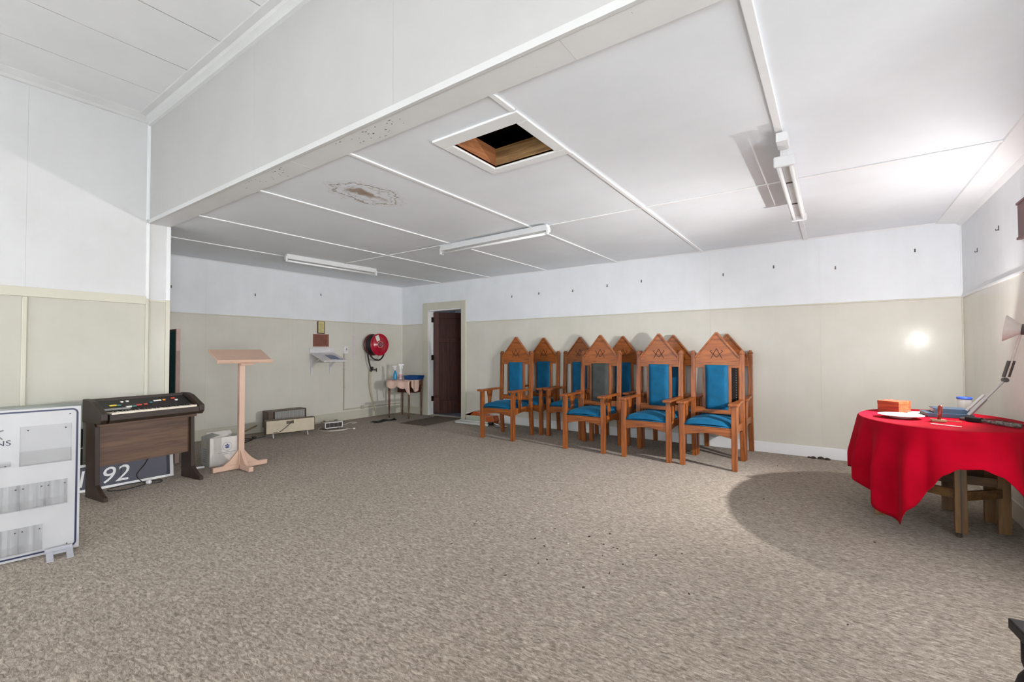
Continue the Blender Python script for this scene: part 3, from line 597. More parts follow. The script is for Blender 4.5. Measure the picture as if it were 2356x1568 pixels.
ft=thing('acrylic_foot','clear acrylic foot propping the bottom edge of the white board','board foot',(-3.835,0.69,0),R(-7))
Bx(-0.010,0.004,-0.06,0.06,0.022,0.048).build('clip','clear_foot',ft,bevel=0.002)
m=MB(); m.prism([(-0.01,0.03),(0.0,0.036),(0.10,0.006),(0.10,0),(0.09,0)],'y',-0.055,-0.025); m.prism([(-0.01,0.03),(0.0,0.036),(0.10,0.006),(0.10,0),(0.09,0)],'y',0.030,0.06); m.build('foot_leg','clear_foot',ft)
Bx(0.0,0.03,-0.055,0.06,0.018,0.03).build('foot_bridge','clear_foot',ft)

# ------------------------------------------------------------------ teal felt screen behind the corner
sc=thing('felt_screen','tall dark teal felt screen with pale timber edge standing behind the wall corner','screen',(-5.9,1.985,0))
Bx(-1.0,-0.022,-0.012,0.012,0.02,1.45).build('felt_panel','teal_felt',sc)
for b in ((-0.024,0.0,-0.02,0.02,0,1.475),(-1.025,-1.0,-0.02,0.02,0,1.475)): Bx(*b).build('edge_post','screen_edge',sc,bevel=0.002)
for z0 in (0.0,1.45): Bx(-1.0,-0.024,-0.018,0.018,z0,z0+0.022).build('cross_rail','frame_dark',sc)

# ------------------------------------------------------------------ lectern
lc=thing('lectern','pink-beige painted lectern with sloping top on a cross-shaped foot','lectern',(-5.095,2.283,0),R(90-3))
# local: x to the viewer's right, y back (towards the left wall)
Bx(-0.027,0.027,-0.027,0.027,0.05,1.12).build('column','lectern_paint',lc,bevel=0.003)
Mtilt=Matrix.Translation((0,-0.105,1.118))@Matrix.Rotation(R(22),4,'X')
Bx(-0.262,0.262,0.0,0.295,0.0,0.018,M=Mtilt).build('reading_desk','lectern_paint',lc,bevel=0.003)
Bx(-0.268,0.268,-0.018,0.0,-0.014,0.026,M=Mtilt).build('book_ledge','lectern_paint',lc,bevel=0.006)
Bx(-0.06,0.06,-0.05,0.14,-0.02,0.0,M=Mtilt).build('desk_bracket','lectern_paint',lc)
for k in range(4):
    Mk=Matrix.Rotation(R(90*k),4,'Z')
    Bx(0.02,0.262,-0.022,0.022,0.004,0.052,M=Mk).build('foot','lectern_paint',lc,bevel=0.006)
    m=MB(); pr=[(0.026,0.052)]+[(0.026+0.155*s_,0.052+0.150*(1-s_)**1.9+0.012*math.sin(math.pi*s_)) for s_ in [i/9 for i in range(9,-1,-1)]]
    m.prism(pr,'y',-0.014,0.014,M=Mk); m.build('scroll_bracket','lectern_paint',lc,bevel=0.002)
# ------------------------------------------------------------------ carton
cb=thing('carton','white cardboard carton with round blue emblem, open flaps, behind the lectern','carton',(-5.39,2.11,0),R(90-2))
CW,CD,CHh=0.30,0.235,0.300
m=MB()
for b in ((0,CW,0,0.005),(0,CW,CD-0.005,CD),(0,0.005,0.005,CD-0.005),(CW-0.005,CW,0.005,CD-0.005)): m.box(*b,0,CHh)
m.box(0,CW,0,CD,0,0.005); m.build('carton_body','card_white',cb)
Bx(-0.0015,0.0,0.004,CD,0.0,CHh).build('carton_side','card_grey',cb)
Bx(0.06,CW,-0.01,0.05,0,0.004,M=Matrix.Translation((0,CD,CHh))@Matrix.Rotation(R(28),4,'X')).build('carton_flap','card_white',cb)
Bx(0,0.10,0,CD-0.02,0,0.004,M=Matrix.Translation((0.0,0.01,CHh))@Matrix.Rotation(R(-14),4,'Y')).build('carton_flap','card_grey',cb)
Bx(-0.0022,-0.0004,0.10,0.15,0.19,0.27).build('tape','card_tape',cb)
MB().lathe([(0.046,0),(0.046,0.0008)],(0.165,-0.0002,0.198),(0,-1,0),28).build('emblem_ring','logo_ring',cb)
MB().lathe([(0.043,0.0009),(0.043,0.0014)],(0.165,-0.0002,0.198),(0,-1,0),28).build('emblem_ground','card_white',cb)
m=MB()
for cx,cz in ((0,0),(0.014,0.009),(-0.014,0.009),(0,-0.016),(0.013,-0.010),(-0.013,-0.010),(0,0.019)): m.lathe([(0.0085,0.0014),(0.0085,0.0020)],(0.165+cx,-0.0002,0.198+cz),(0,-1,0),6)
m.build('emblem','logo_blue',cb)
m=MB()
for z0,x0,x1 in ((0.135,0.075,0.25),(0.117,0.125,0.21)): m.box(x0,x1,-0.0012,-0.0002,z0,z0+0.004)
m.build('print_line','print_grey',cb)
m=MB()
for k in range(7): m.box(-0.0022,-0.0012,0.08,0.20-0.012*(k%3),0.04+0.022*k,0.046+0.022*k)
m.build('side_print','print_grey',cb)

# ------------------------------------------------------------------ heaters by the left wall
h1=thing('convector_heater','low cream convector heater with brown rim standing out on thin feet','heater',(-6.50,3.235,0),R(75))
HL=0.665
Bx(0,HL,0,0.10,0.055,0.255).build('heater_case','heater_brown',h1,bevel=0.012)
Bx(0.012,HL-0.012,-0.003,0.004,0.064,0.243).build('back_plate','heater_cream',h1,bevel=0.003)
Bx(0.27,0.37,-0.006,-0.0025,0.185,0.225).build('rating_plate','heater_brown',h1)
MB().tube(catmull([(0.36,-0.006,0.235),(0.33,-0.02,0.20),(0.25,-0.022,0.13),(0.18,-0.02,0.085),(0.10,-0.015,0.078)]),0.004,6).build('lead','heater_brown',h1,smooth=True)
for x in (0.10,0.56):
    m=MB(); m.prism([(-0.02,0),(-0.008,0),(0.02,0.06),(0.008,0.06)],'x',x-0.008,x+0.008); m.prism([(0.10,0),(0.112,0),(0.09,0.06),(0.078,0.06)],'x',x-0.008,x+0.008); m.build('foot','lamp_steel',h1)
h2=thing('grille_heater','long brown electric heater with silver front grille against the left wall','heater',(-6.82,3.44,0),R(88))
m=MB(); m.box(0,0.575,0.05,0.19,0.09,0.335); m.box(0,0.575,0,0.05,0.322,0.335); m.box(0,0.575,0,0.05,0.09,0.105); m.box(0,0.07,0,0.05,0.105,0.322); m.box(0.563,0.575,0,0.05,0.105,0.322); m.build('heater_case','heater_brown',h2)
Bx(0.07,0.563,0.044,0.049,0.105,0.322).build('grille_back','grille_dark',h2)
gm=Bx(-0.0032,0.0032,0.006,0.018,0.106,0.321); base=gm.build('grille_bar','grille_silver',h2,loc=(0.10,0,0))
for k in range(1,30):
    c=base.copy(); COL.objects.link(c); c.location=(0.10+k*0.0155,0,0)
for x in (0.06,0.50): Bx(x,x+0.03,0.02,0.17,0,0.09).build('foot','dark_brown',h2)
fh=thing('fan_heater','small fan heater with white-rimmed dark grille on the carpet','heater',(-6.465,4.125,0),R(76))
Bx(0,0.275,0.0,0.19,0.02,0.115).build('heater_case','heater_grey',fh,bevel=0.008)
m=MB(); 
for b in ((0.0,0.275,0.022,0.034),(0.0,0.275,0.103,0.115),(0.0,0.012,0.022,0.115),(0.263,0.275,0.022,0.115)): m.box(b[0],b[1],-0.012,0.002,b[2],b[3])
m.build('front_frame','bottle_white',fh,bevel=0.003)
Bx(0.012,0.263,-0.005,0.001,0.034,0.103).build('grille_back','grille_dark',fh)
for k in range(3): Bx(0.07+k*0.065,0.073+k*0.065,-0.008,-0.004,0.034,0.103).build('grille_bar','heater_grey',fh)
for k in range(7): Bx(0.012,0.263,-0.007,-0.005,0.040+k*0.009,0.042+k*0.009).build('grille_wire','lamp_dark',fh)
for x in (0.03,0.22): Bx(x,x+0.03,0.03,0.16,0,0.02).build('foot','heater_brown',fh)
Bx(0.02,0.05,0.12,0.15,0.115,0.13).build('control_knob','key_black',fh,bevel=0.004); Bx(0.20,0.24,0.14,0.16,0.115,0.125).build('carry_loop','key_black',fh)
fl_=thing('fan_heater_lead','pale mains lead looped on the carpet round the fan heater','power lead',(-6.35,4.3,0))
rel=lambda P:[(p[0]+6.35,p[1]-4.3,p[2]) for p in P]
MB().tube(rel(catmull([(-6.66,4.20,0.03),(-6.60,4.10,0.006),(-6.45,4.05,0.006),(-6.28,4.12,0.006),(-6.22,4.26,0.006),(-6.26,4.38,0.006),(-6.36,4.42,0.006)])),0.0045,6).build('lead','cable_white',fl_,smooth=True)
MB().tube(rel(catmull([(-6.34,4.12,0.006),(-6.28,4.22,0.006),(-6.25,4.33,0.006),(-6.28,4.42,0.006),(-6.20,4.44,0.006)])),0.0045,6).build('lead','cable_white',fl_,smooth=True)
MB().tube(rel(catmull([(-6.60,4.42,0.04),(-6.68,4.62,0.006),(-6.78,4.80,0.006),(-6.70,4.88,0.006),(-6.62,4.72,0.006)])),0.0045,6).build('lead','cable_white',fl_,smooth=True)
Bx(-0.012,0.012,-0.016,0.016,0,0.02,M=Matrix.Translation(rel([(-6.185,4.45,0)])[0])).build('plug','bottle_white',fl_,bevel=0.004)
bl=thing('heater_lead','black mains lead and plug in a tangle beside the cream heater','power lead',(-6.6,3.1,0))
rel=lambda P:[(p[0]+6.6,p[1]-3.1,p[2]) for p in P]
MB().tube(rel(catmull([(-6.62,3.30,0.02),(-6.64,3.16,0.006),(-6.60,3.02,0.006),(-6.70,2.90,0.006),(-6.78,3.05,0.006),(-6.62,3.12,0.006),(-6.50,3.00,0.006),(-6.42,2.88,0.006),(-6.52,2.80,0.006),(-6.62,2.95,0.008)])),0.006,6).build('lead','cable_black',bl,smooth=True)
Bx(-0.03,0.03,-0.02,0.02,0,0.03,M=Matrix.Translation(rel([(-6.68,3.17,0)])[0])).build('plug','cable_black',bl,bevel=0.006)
st=MB().tube([(0,0,0.012),(-0.13,0.40,0.115),(-0.137,0.42,0.12)],[0.012,0.011,0.003],6).build('garden_stake','block_wood',None,loc=(-6.93,2.98,0))
tag(st,'pale pointed timber stake leaning on the left wall behind the lectern','stake')
wp=thing('floor_skirting_offcut','short white painted timber offcut on the carpet beside the carton','offcut',(-5.46,1.98,0),R(80)); Bx(-0.1,0.1,-0.012,0.012,0,0.018).build('timber','trim_paint',wp,bevel=0.002)

# ------------------------------------------------------------------ things on the left wall
nf=thing('framed_notice','small yellowed notice in a dark frame on the left wall','framed notice',(XB,4.458,1.637))
Bx(0,0.012,-0.068,0.068,-0.112,0.098).build('frame','frame_dark',nf,bevel=0.002); Bx(0.012,0.0135,-0.052,0.054,-0.098,0.092).build('notice','brass_frame',nf)
m=MB()
for k in range(9): m.box(0.0135,0.0139,-0.038,0.04-0.015*(k%3==2),-0.08+k*0.018,-0.077+k*0.018)
m.build('print_line','frame_dark',nf)
pl=thing('brown_plaque','red-brown plaque with rows of small lettering below the framed notice','plaque',(XB,4.46,1.415))
Bx(0,0.01,-0.145,0.145,-0.11,0.102).build('plaque_board','plaque_brown',pl,bevel=0.002)
m=MB()
for k in range(8):
    y=-0.11
    while y<0.10:
        L=random.uniform(0.012,0.04); m.box(0.01,0.0108,y,min(y+L,0.115),-0.085+k*0.022,-0.076+k*0.022); y+=L+0.008
m.build('lettering','plaque_line',pl)
sh=thing('wall_writing_shelf','white sloping writing shelf on brackets fixed to the left wall','shelf',(XB,4.475,0))
Bx(0,0.018,-0.225,0.215,1.185,1.285).build('back_board','shelf_white',sh,bevel=0.004)
Ms=Matrix.Translation((0.018,0,1.205))@Matrix.Rotation(R(19),4,'Y')
Bx(0,0.42,-0.215,0.215,-0.018,0.0,M=Ms).build('shelf_top','shelf_white',sh,bevel=0.003)
Bx(0.40,0.425,-0.217,0.217,-0.02,0.012,M=Ms).build('front_lip','shelf_white',sh,bevel=0.003)
for y in (-0.185,0.165):
    Bx(0,0.016,y-0.018,y+0.018,0.84,1.185).build('bracket_back','shelf_white',sh,bevel=0.002)
    m=MB(); m.tube([(0.016,y,0.96),(0.10,y,1.03),(0.25,y,1.10)],0.011,6); m.build('bracket_brace','shelf_white',sh)
lf2=thing('leaflet_tray','pale leaflet with blue printed panel lying on the sloping wall shelf','leaflet',(XB,4.475,0))
Bx(0.13,0.39,-0.10,0.19,0.0005,0.003,M=Ms).build('sheet','mat_pink',lf2); Bx(0.17,0.35,-0.05,0.13,0.0032,0.004,M=Ms).build('print_panel','mat_blue',lf2); Bx(0.13,0.155,-0.04,0.12,0.0032,0.004,M=Ms).build('print_band','frame_dark',lf2); Bx(0.345,0.375,0.05,0.17,0.0034,0.0045,M=Ms).build('print_band','mat_blue',lf2)
so=thing('wall_socket','white wall socket beside the writing shelf with grey conduit below','socket',(XB,4.93,1.25))
Bx(0,0.045,-0.04,0.04,-0.065,0.065).build('socket_box','bottle_white',so,bevel=0.004); Bx(0.045,0.048,-0.018,0.018,-0.03,0.03).build('socket_face','shelf_white',so); Bx(0.048,0.052,-0.008,0.008,0.005,0.02).build('switch','frame_dark',so)
cn=thing('wall_conduit','grey conduit running down from the wall socket and along above the baseboard','conduit',(XB,4.905,0))
Bx(0,0.016,-0.011,0.011,0.20,1.185).build('vertical_run','pipe_grey',cn,bevel=0.004); Bx(0.0,0.016,-0.011,1.30,0.178,0.200).build('low_run','pipe_grey',cn,bevel=0.004)
for z0 in (0.58,0.9): Bx(0,0.02,-0.02,0.02,z0,z0+0.012).build('saddle','pipe_grey',cn)
Bx(0,0.03,0.36,0.42,0.165,0.225).build('junction_box','pipe_grey',cn,bevel=0.004)
th=thing('wall_gauge_strip','narrow white strip with a row of red marks beside the hose reel','wall strip',(XB,5.11,1.315))
Bx(0,0.008,-0.018,0.022,-0.205,0.205).build('strip','shelf_white',th,bevel=0.001)
for k in range(15): Bx(0.008,0.0088,-0.012,0.016,-0.19+k*0.0262,-0.182+k*0.0262).build('mark','label_pink',th)
# fire hose reel
fr=thing('fire_hose_reel','red drum fire hose reel with black hose on the left wall','hose reel',(XB,5.505,1.347))
AX=(1,0,0)
MB().lathe([(0.03,0),(0.03,0.25)],(0,0,0),AX,14).build('spindle','hose_black',fr)
MB().lathe([(0.198,0.05),(0.203,0.06),(0.198,0.072),(0.05,0.078)],(0,-0.02,0),AX,36).build('back_disc','hose_red_dark',fr,smooth=True)
m=MB()
for i in range(4):
    for j in range(5):
        r_=0.172-(i%2)*0.004-j*0.0; 
for i in range(6): 
    ring=[(0.088+i*0.024,-0.014+0.172*math.cos(t),0.172*math.sin(t)) for t in [2*math.pi*k/32 for k in range(33)]]; m.tube(ring,0.013,6,False)
m.build('hose_coil','hose_black',fr,smooth=True)
MB().lathe([(0.16,0.075),(0.16,0.222)],(0,-0.01,0),AX,32).build('drum_core','hose_black',fr)
fd=MB().lathe([(0.204,0.222),(0.206,0.232),(0.201,0.243),(0.185,0.240),(0.13,0.241),(0.125,0.246),(0.08,0.247),(0.075,0.253),(0.03,0.254),(0.001,0.256)],(0,0,0),AX,44).build('front_disc','hose_red',fr,smooth=True)
ring=[(0.2555,0.058*math.cos(t),0.058*math.sin(t)) for t in [2*math.pi*k/32 for k in range(33)]]; MB().tube(ring,0.0025,5,False).build('emblem_ring','paper',fd)
m=MB()
for y in (-0.03,0.0,0.03): m.box(0.2545,0.2565,y-0.005,y+0.005,-0.036,0.036)
m.box(0.2545,0.2565,-0.03,0.0,0.026,0.034); m.box(0.2545,0.2565,0.0,0.03,-0.034,-0.026); m.build('emblem','print_grey',fd)
Bx(0.246,0.249,-0.04,0.04,-0.055,0.055,M=Matrix.Translation((0,-0.055,0.115))@Matrix.Rotation(R(22),4,'X')).build('tag','paper',fd)
MB().tube(catmull([(0.16,0.17,-0.06),(0.17,0.14,-0.20),(0.17,0.05,-0.285),(0.15,-0.06,-0.27),(0.12,-0.12,-0.20)]),0.014,8).build('hose_loop','hose_black',fr,smooth=True)
MB().tube(catmull([(0.10,-0.165,-0.08),(0.10,-0.15,-0.25),(0.09,-0.10,-0.40),(0.08,-0.045,-0.48)]),0.013,8).build('hose_tail','hose_black',fr,smooth=True)
m=MB(); m.tube([(0.06,-0.07,-0.50),(0.06,-0.02,-0.42)],0.022,8); m.tube([(0.06,-0.055,-0.46),(0.07,0.06,-0.475)],0.012,8); m.tube([(0.07,0.06,-0.44),(0.07,0.06,-0.51)],0.01,6); m.build('stop_valve','lamp_dark',fr,smooth=True)
wpz=MB().tube(catmull([(0.045,-0.065,-0.48),(0.04,-0.06,-0.8),(0.03,0.04,-1.15),(0.035,0.10,-1.343)]),0.014,8).build('supply_pipe','heater_cream',fr,smooth=True)
# hooks and nails
def hook(x,y,z,ax,lab,grp):
    o=thing('wall_hook',lab,'hook',(x,y,z),{'b':0,'l':R(90),'r':R(-90)}[ax],grp)
    m=MB(); m.box(-0.006,0.006,-0.004,0.0,-0.022,0.014); m.tube([(0,-0.004,-0.016),(0,-0.016,-0.022),(0,-0.018,-0.010)],0.0035,5); m.build('hook_body','hook_metal',o)
for x,z,lb in ((-4.401,2.142,'picture hook high on the back wall closest to the door'),(-3.868,2.153,'picture hook high on the back wall above the left pair of chairs'),(-3.256,2.147,'picture hook on the back wall above the chair gap, third from the door'),(-2.693,2.179,'picture hook on the back wall just left of the charcoal-backed chair'),(-2.18,2.197,'picture hook on the back wall just right of the charcoal-backed chair'),(-1.124,2.183,'picture hook on the back wall above the right-hand pair of chairs'),(-0.566,2.222,'picture hook on the back wall first right of all the chairs'),(0.035,2.146,'picture hook on the back wall left of the red table'),(0.709,2.254,'picture hook on the back wall nearest the right corner')):
    hook(x,YA,z,'b',lb,'picture hooks on the back wall')
for y,z,lb in ((5.018,2.162,'picture hook on the right wall nearer the dark red plaque'),(5.657,2.106,'picture hook on the right wall nearer the room corner')): hook(XR,y,z,'r',lb,'picture hooks on the right wall')
for y,z,lb in ((3.376,2.086,'picture hook on the left wall, middle one of three'),(4.454,2.194,'picture hook on the left wall straight above the framed notice'),(2.308,2.088,'picture hook on the left wall beside the hall corner')): hook(XB,y,z,'l',lb,'picture hooks on the left wall')
rp=thing('wall_plaque','dark red wooden plaque high on the right wall above the lamp','plaque',(XR,4.30,2.09)); Bx(-0.022,0,-0.19,0.19,-0.115,0.115).build('plaque_board','dark_red_wood',rp,bevel=0.004)
for s in (-1,1): Bx(-0.028,0,-0.20,0.20,s*0.118-0.008,s*0.118+0.008).build('plaque_rail','dark_red_wood',rp,bevel=0.003)

# ------------------------------------------------------------------ small side table with cleaning things in the corner
tz=0.685
stb=thing('side_table','small dark side table with tapered legs in the far corner','table',(-6.565,5.845,0),R(17))
TW,TD=0.205,0.225
Bx(-TW-0.03,TW+0.03,-TD-0.03,TD+0.03,tz-0.018,tz).build('table_top','table_wood',stb,bevel=0.004)
for sx_ in (-1,1):
    for sy_ in (-1,1):
        MB().lathe([(0.009,0),(0.013,0.03),(0.017,0.08),(0.011,0.10),(0.016,0.18),(0.019,0.45),(0.021,0.57)],(sx_*TW,sy_*TD,0),(0,0,1),10).build('leg','table_wood',stb,smooth=True)
        Bx(sx_*TW-0.021,sx_*TW+0.021,sy_*TD-0.021,sy_*TD+0.021,0.565,tz-0.018).build('leg_block','table_wood',stb)
for s in (-1,1):
    Bx(-TW,TW,s*TD-0.01,s*TD+0.01,0.59,tz-0.018).build('apron','table_wood',stb); Bx(s*TW-0.01,s*TW+0.01,-TD,TD,0.59,tz-0.018).build('apron','table_wood',stb)
Bx(-TW+0.03,TW-0.01,0.0,TD-0.02,0.45,0.60).build('drawer_box','door_wood',stb)
tw=thing('towel','pale pink towel draped over the edge of the small corner table','towel',(-6.565,5.845,tz),R(17))
def tow(u,v):
    x=-TW-0.03+(2*TW+0.085)*u; L=0.10+0.05*abs(math.sin(u*math.pi*2.2))+(0.13 if u>0.78 else 0)*math.sin(min(1,(u-0.78)/0.22)*math.pi*0.6 if u>0.78 else 0)
    s_=v*(0.34+L)
    if s_<0.34: return (x,TD*0.45-s_,0.006+0.003*math.sin(u*19+v*9))
    d=s_-0.34; return (x+0.008*math.sin(v*8),-TD-0.037-0.010*math.sin(u*15)-0.03*min(1,d/0.05),0.004-d)
m=MB(); m.grid(lambda u,v:tow(u,1-v),37,30); two=m.build('towel_cloth','towel',tw,smooth=True); sm=two.modifiers.new('thick','SOLIDIFY'); sm.thickness=0.006
def tow2(u,v): 
    y=-TD*0.9+0.30*u; d=0.22*v*(0.55+0.45*math.sin(u*3.0)); return (TW+0.036+0.012*math.sin(u*11),y,0.006-d)
m=MB(); m.grid(tow2,20,16); two=m.build('towel_side','towel',tw,smooth=True); sm=two.modifiers.new('thick','SOLIDIFY'); sm.thickness=0.006
def spray(name,lab,loc,rz,bm,lm,hgt):
    o=thing(name,lab,'spray bottle',loc,rz)
    MB().lathe([(0.032,0),(0.034,0.01),(0.034,hgt*0.35),(0.026,hgt*0.5),(0.013,hgt*0.62),(0.013,hgt*0.70)],(0,0,0),(0,0,1),16).build('bottle',bm,o,smooth=True)
    MB().lathe([(0.0345,hgt*0.08),(0.0345,hgt*0.33)],(0,0,0),(0,0,1),16).build('label',lm,o)
    m=MB(); m.prism([(-0.062,hgt*0.92),(-0.06,hgt*0.99),(0.03,hgt),(0.035,hgt*0.92),(0.016,hgt*0.86),(0.016,hgt*0.66),(-0.016,hgt*0.66),(-0.016,hgt*0.86),(-0.03,hgt*0.88)],'y',-0.014,0.014); m.build('spray_head','bottle_white',o,bevel=0.003)
    m=MB(); m.prism([(-0.018,hgt*0.86),(-0.036,hgt*0.86),(-0.046,hgt*0.70),(-0.038,hgt*0.69)],'y',-0.006,0.006); m.build('trigger','bottle_white',o)
spray('spray_bottle','blue window-cleaner spray bottle with white trigger on the corner table',(-6.69,5.70,tz+0.01),R(20),'bottle_blue','bottle_blue',0.26)
spray('spray_bottle','white spray bottle with pink label beside the blue one on the corner table',(-6.655,5.80,tz+0.01),R(-130),'bottle_white','label_pink',0.29)
br=thing('cleaning_tray','dark blue plastic tray on the small corner table','tray',(-6.43,5.93,tz+0.010),R(17))
m=MB(); m.prism([(-0.14,0),(0.14,0),(0.165,0.075),(0.155,0.075),(0.132,0.008),(-0.132,0.008),(-0.155,0.075),(-0.165,0.075)],'y',-0.10,0.10); m.prism([(-0.13,0),(0.13,0),(0.16,0.075),(-0.16,0.075)],'y',-0.112,-0.10); m.prism([(-0.13,0),(0.13,0),(0.16,0.075),(-0.16,0.075)],'y',0.10,0.112); m.build('tray_body','tray_blue',br,bevel=0.003)
rg=MB()
def ragf(u,v): return (-6.53+0.14*u+0.03*math.sin(v*9),5.03+0.46*v+0.02*math.sin(u*6),0.006+0.022*abs(math.sin(u*math.pi))*(0.6+0.4*math.sin(v*13+u*3)))
rg.grid(ragf,12,26); o=rg.build('black_rag','black_rag',None,smooth=True); sm=o.modifiers.new('thick','SOLIDIFY'); sm.thickness=0.004; tag(o,'crumpled black cloth lying on the carpet in front of the corner table','cloth')
# doormat
dm=thing('doormat','brown striped doormat on the carpet in front of the door','mat',(-5.85,5.80,0),R(4))
m=MB(); m.prism([(-0.215,-0.55),(0.36,-0.55),(0.36,0.42),(-0.215,0.42)],'z',0.0,0.008); m.build('mat_base','door_mat',dm)
for k in range(5): Bx(-0.19+k*0.115,-0.15+k*0.115,-0.54,0.41,0.008,0.0095).build('stripe','mat_stripe',dm)

# ------------------------------------------------------------------ vacuum cleaner beside the chairs
vc=thing('vacuum_cleaner','old orange and pale green cylinder vacuum cleaner with grey hose beside the door','vacuum cleaner',(-4.88,6.02,0))
Bx(-0.29,0.14,-0.075,0.075,0.012,0.135).build('body','vac_green',vc,bevel=0.012)
m=MB(); m.prism([(-0.31,0.02),(-0.29,0.135),(-0.20,0.17),(-0.12,0.20),(-0.02,0.20),(0.05,0.165),(0.14,0.150),(0.14,0.132),(-0.285,0.132),(-0.295,0.02)],'y',-0.072,0.072); m.build('top_cover','vac_orange',vc,bevel=0.010)
m=MB(); m.prism([(0.14,0.012),(0.30,0.012),(0.325,0.07),(0.30,0.15),(0.14,0.145)],'y',-0.078,0.078); m.build('motor_end','vac_orange',vc,bevel=0.012)
MB().tube(catmull([(-0.27,0.02,0.10),(-0.33,-0.02,0.06),(-0.36,-0.10,0.045),(-0.32,-0.15,0.045),(-0.15,-0.155,0.045),(0.10,-0.15,0.045),(0.28,-0.15,0.045)]),0.020,8).build('hose','hose_grey',vc,smooth=True)
MB().tube(catmull([(-0.30,-0.10,0.022),(-0.40,-0.17,0.022),(-0.36,-0.225,0.022),(-0.20,-0.225,0.022),(0.10,-0.215,0.022),(0.30,-0.20,0.022)]),0.021,8).build('hose','hose_grey',vc,smooth=True)
MB().tube([(0.28,-0.165,0.04),(0.36,-0.16,0.05)],0.026,8).build('hose_cuff','hose_black',vc); MB().tube([(0.36,-0.16,0.05),(0.50,-0.16,0.035)],0.015,8).build('hose_end','chrome',vc,smooth=True)
Bx(0.38,0.60,-0.25,-0.19,0.0,0.025,M=Matrix.Rotation(R(8),4,'Z')).build('floor_nozzle','chrome',vc,bevel=0.006)

# ------------------------------------------------------------------ fluorescent fittings
def fitting(name,lab,loc,rz,L,tubes,wing):
    o=thing(name,lab,'light fitting',loc,rz,'ceiling fluorescent lights')
    if wing:
        Bx(-L/2-0.16,-L/2-0.02,-0.030,0.030,-0.052,0).build('mounting_block','fitting_white',o,bevel=0.003)
        Bx(-L/2,L/2,-0.022,0.022,-0.105,-0.02).build('spine','fitting_white',o,bevel=0.003)
        for s in (-1,1): Bx(-L/2+0.02,L/2-0.02,s*0.036-0.013,s*0.036+0.013,-0.118,-0.106).build('reflector_wing','fitting_white',o,bevel=0.003)
        for e in (-1,1): Bx(e*(L/2+0.005)-0.014,e*(L/2+0.005)+0.014,-0.056,0.056,-0.15,-0.085).build('lamp_holder','fitting_white',o,bevel=0.008)
        ys=(-0.032,0.034); zz=-0.132
        for x in (-0.25,0.3): Bx(x-0.006,x+0.006,-0.03,0.03,-0.112,-0.105).build('clip','hook_metal',o)
    else:
        Bx(-L/2,L/2,-0.030,0.030,-0.062,-0.0005).build('spine','fitting_white',o,bevel=0.003)
        for e in (-1,1):
            Bx(e*L/2-0.014,e*L/2+0.014,-0.026,0.026,-0.105,-0.03).build('lamp_holder','fitting_white',o,bevel=0.006)
            MB().lathe([(0.008,0),(0.008,0.014)],(e*(L/2+0.010),0,-0.09),(e,0,0),8).build('starter_cap','chrome',o)
        ys=(0.0,); zz=-0.088
    for y in ys: MB().tube([(-L/2+0.014,y,zz),(L/2-0.014,y,zz)],0.013,12).build('tube','tube_white',o,smooth=True)
    return o
fitting('fluorescent_light','unlit fluorescent batten light in the middle of the ceiling beyond the hatch',(-3.10,3.98,ZC-0.013),R(-2.5),1.54,1,False)
fitting('fluorescent_light','unlit fluorescent batten light nearest the left wall',(-5.85,3.87,ZC),R(90-2),1.40,1,False)
fitting('fluorescent_light','unlit twin-tube fluorescent light at the right near the red table',(-0.225,3.90,ZC-0.026),R(90),1.42,2,True)

# ------------------------------------------------------------------ red table
TX,TY,RX,RY,TZ=0.598,4.35,0.440,0.585,0.735
gt=thing('gateleg_table','brown timber gate-leg table hidden under the red cloth','table',(TX,TY,0))
m=MB(); m.prism([(RX*0.99*math.cos(2*math.pi*k/40),RY*0.99*math.sin(2*math.pi*k/40)) for k in range(40)],'z',TZ-0.022,TZ-0.002); m.build('table_top','gate_wood_h',gt)
legs={'f':(0.665-TX,4.13-TY),'l':(0.265-TX,4.37-TY),'r':(0.912-TX,4.37-TY),'b':(0.893-TX,4.61-TY),'g':(0.70-TX,4.80-TY),'k':(0.29-TX,4.62-TY)}
for k_,(x,y) in legs.items():
    Bx(x-0.031,x+0.031,y-0.022,y+0.022,0.03 if k_=='f' else 0,TZ-0.022).build('leg','gate_wood',gt,bevel=0.003)
Bx(legs['f'][0]-0.003,legs['f'][0]+0.003,legs['f'][1]-0.0235,legs['f'][1]-0.02,0.03,TZ-0.03).build('leg_groove','frame_dark',gt)
MB().lathe([(0.012,0),(0.017,0.006),(0.017,0.022),(0.008,0.03)],(legs['f'][0]-0.01,legs['f'][1],0),(0,0,1),12).build('castor','frame_dark',gt)
def rail(a,b,z0,z1,th=0.02,dz=0.0,mat='gate_wood_h'):
    A=Vector((*legs[a],0)); B=Vector((*legs[b],0)); d=B-A; L=d.length; an=math.atan2(d.y,d.x); p=-math.atan2(dz,L)
    Bx(0.02,L-0.02,-th/2,th/2,z0,z1,M=Matrix.Translation(A)@Matrix.Rotation(an,4,'Z')@Matrix.Rotation(p,4,'Y')).build('stretcher',mat,gt,bevel=0.002)
rail('f','l',0.245,0.305); rail('f','r',0.235,0.295); rail('l','r',0.30,0.36); rail('k','b',0.30,0.36); rail('g','l',0.22,0.28,dz=0.12); rail('f','l',0.64,0.71); rail('l','r',0.63,0.71); rail('k','b',0.63,0.71); rail('g','b',0.25,0.31)
tc=thing('red_tablecloth','bright red felt cloth with hanging corners draped over the oval table','tablecloth',(TX,TY,0))
import bisect
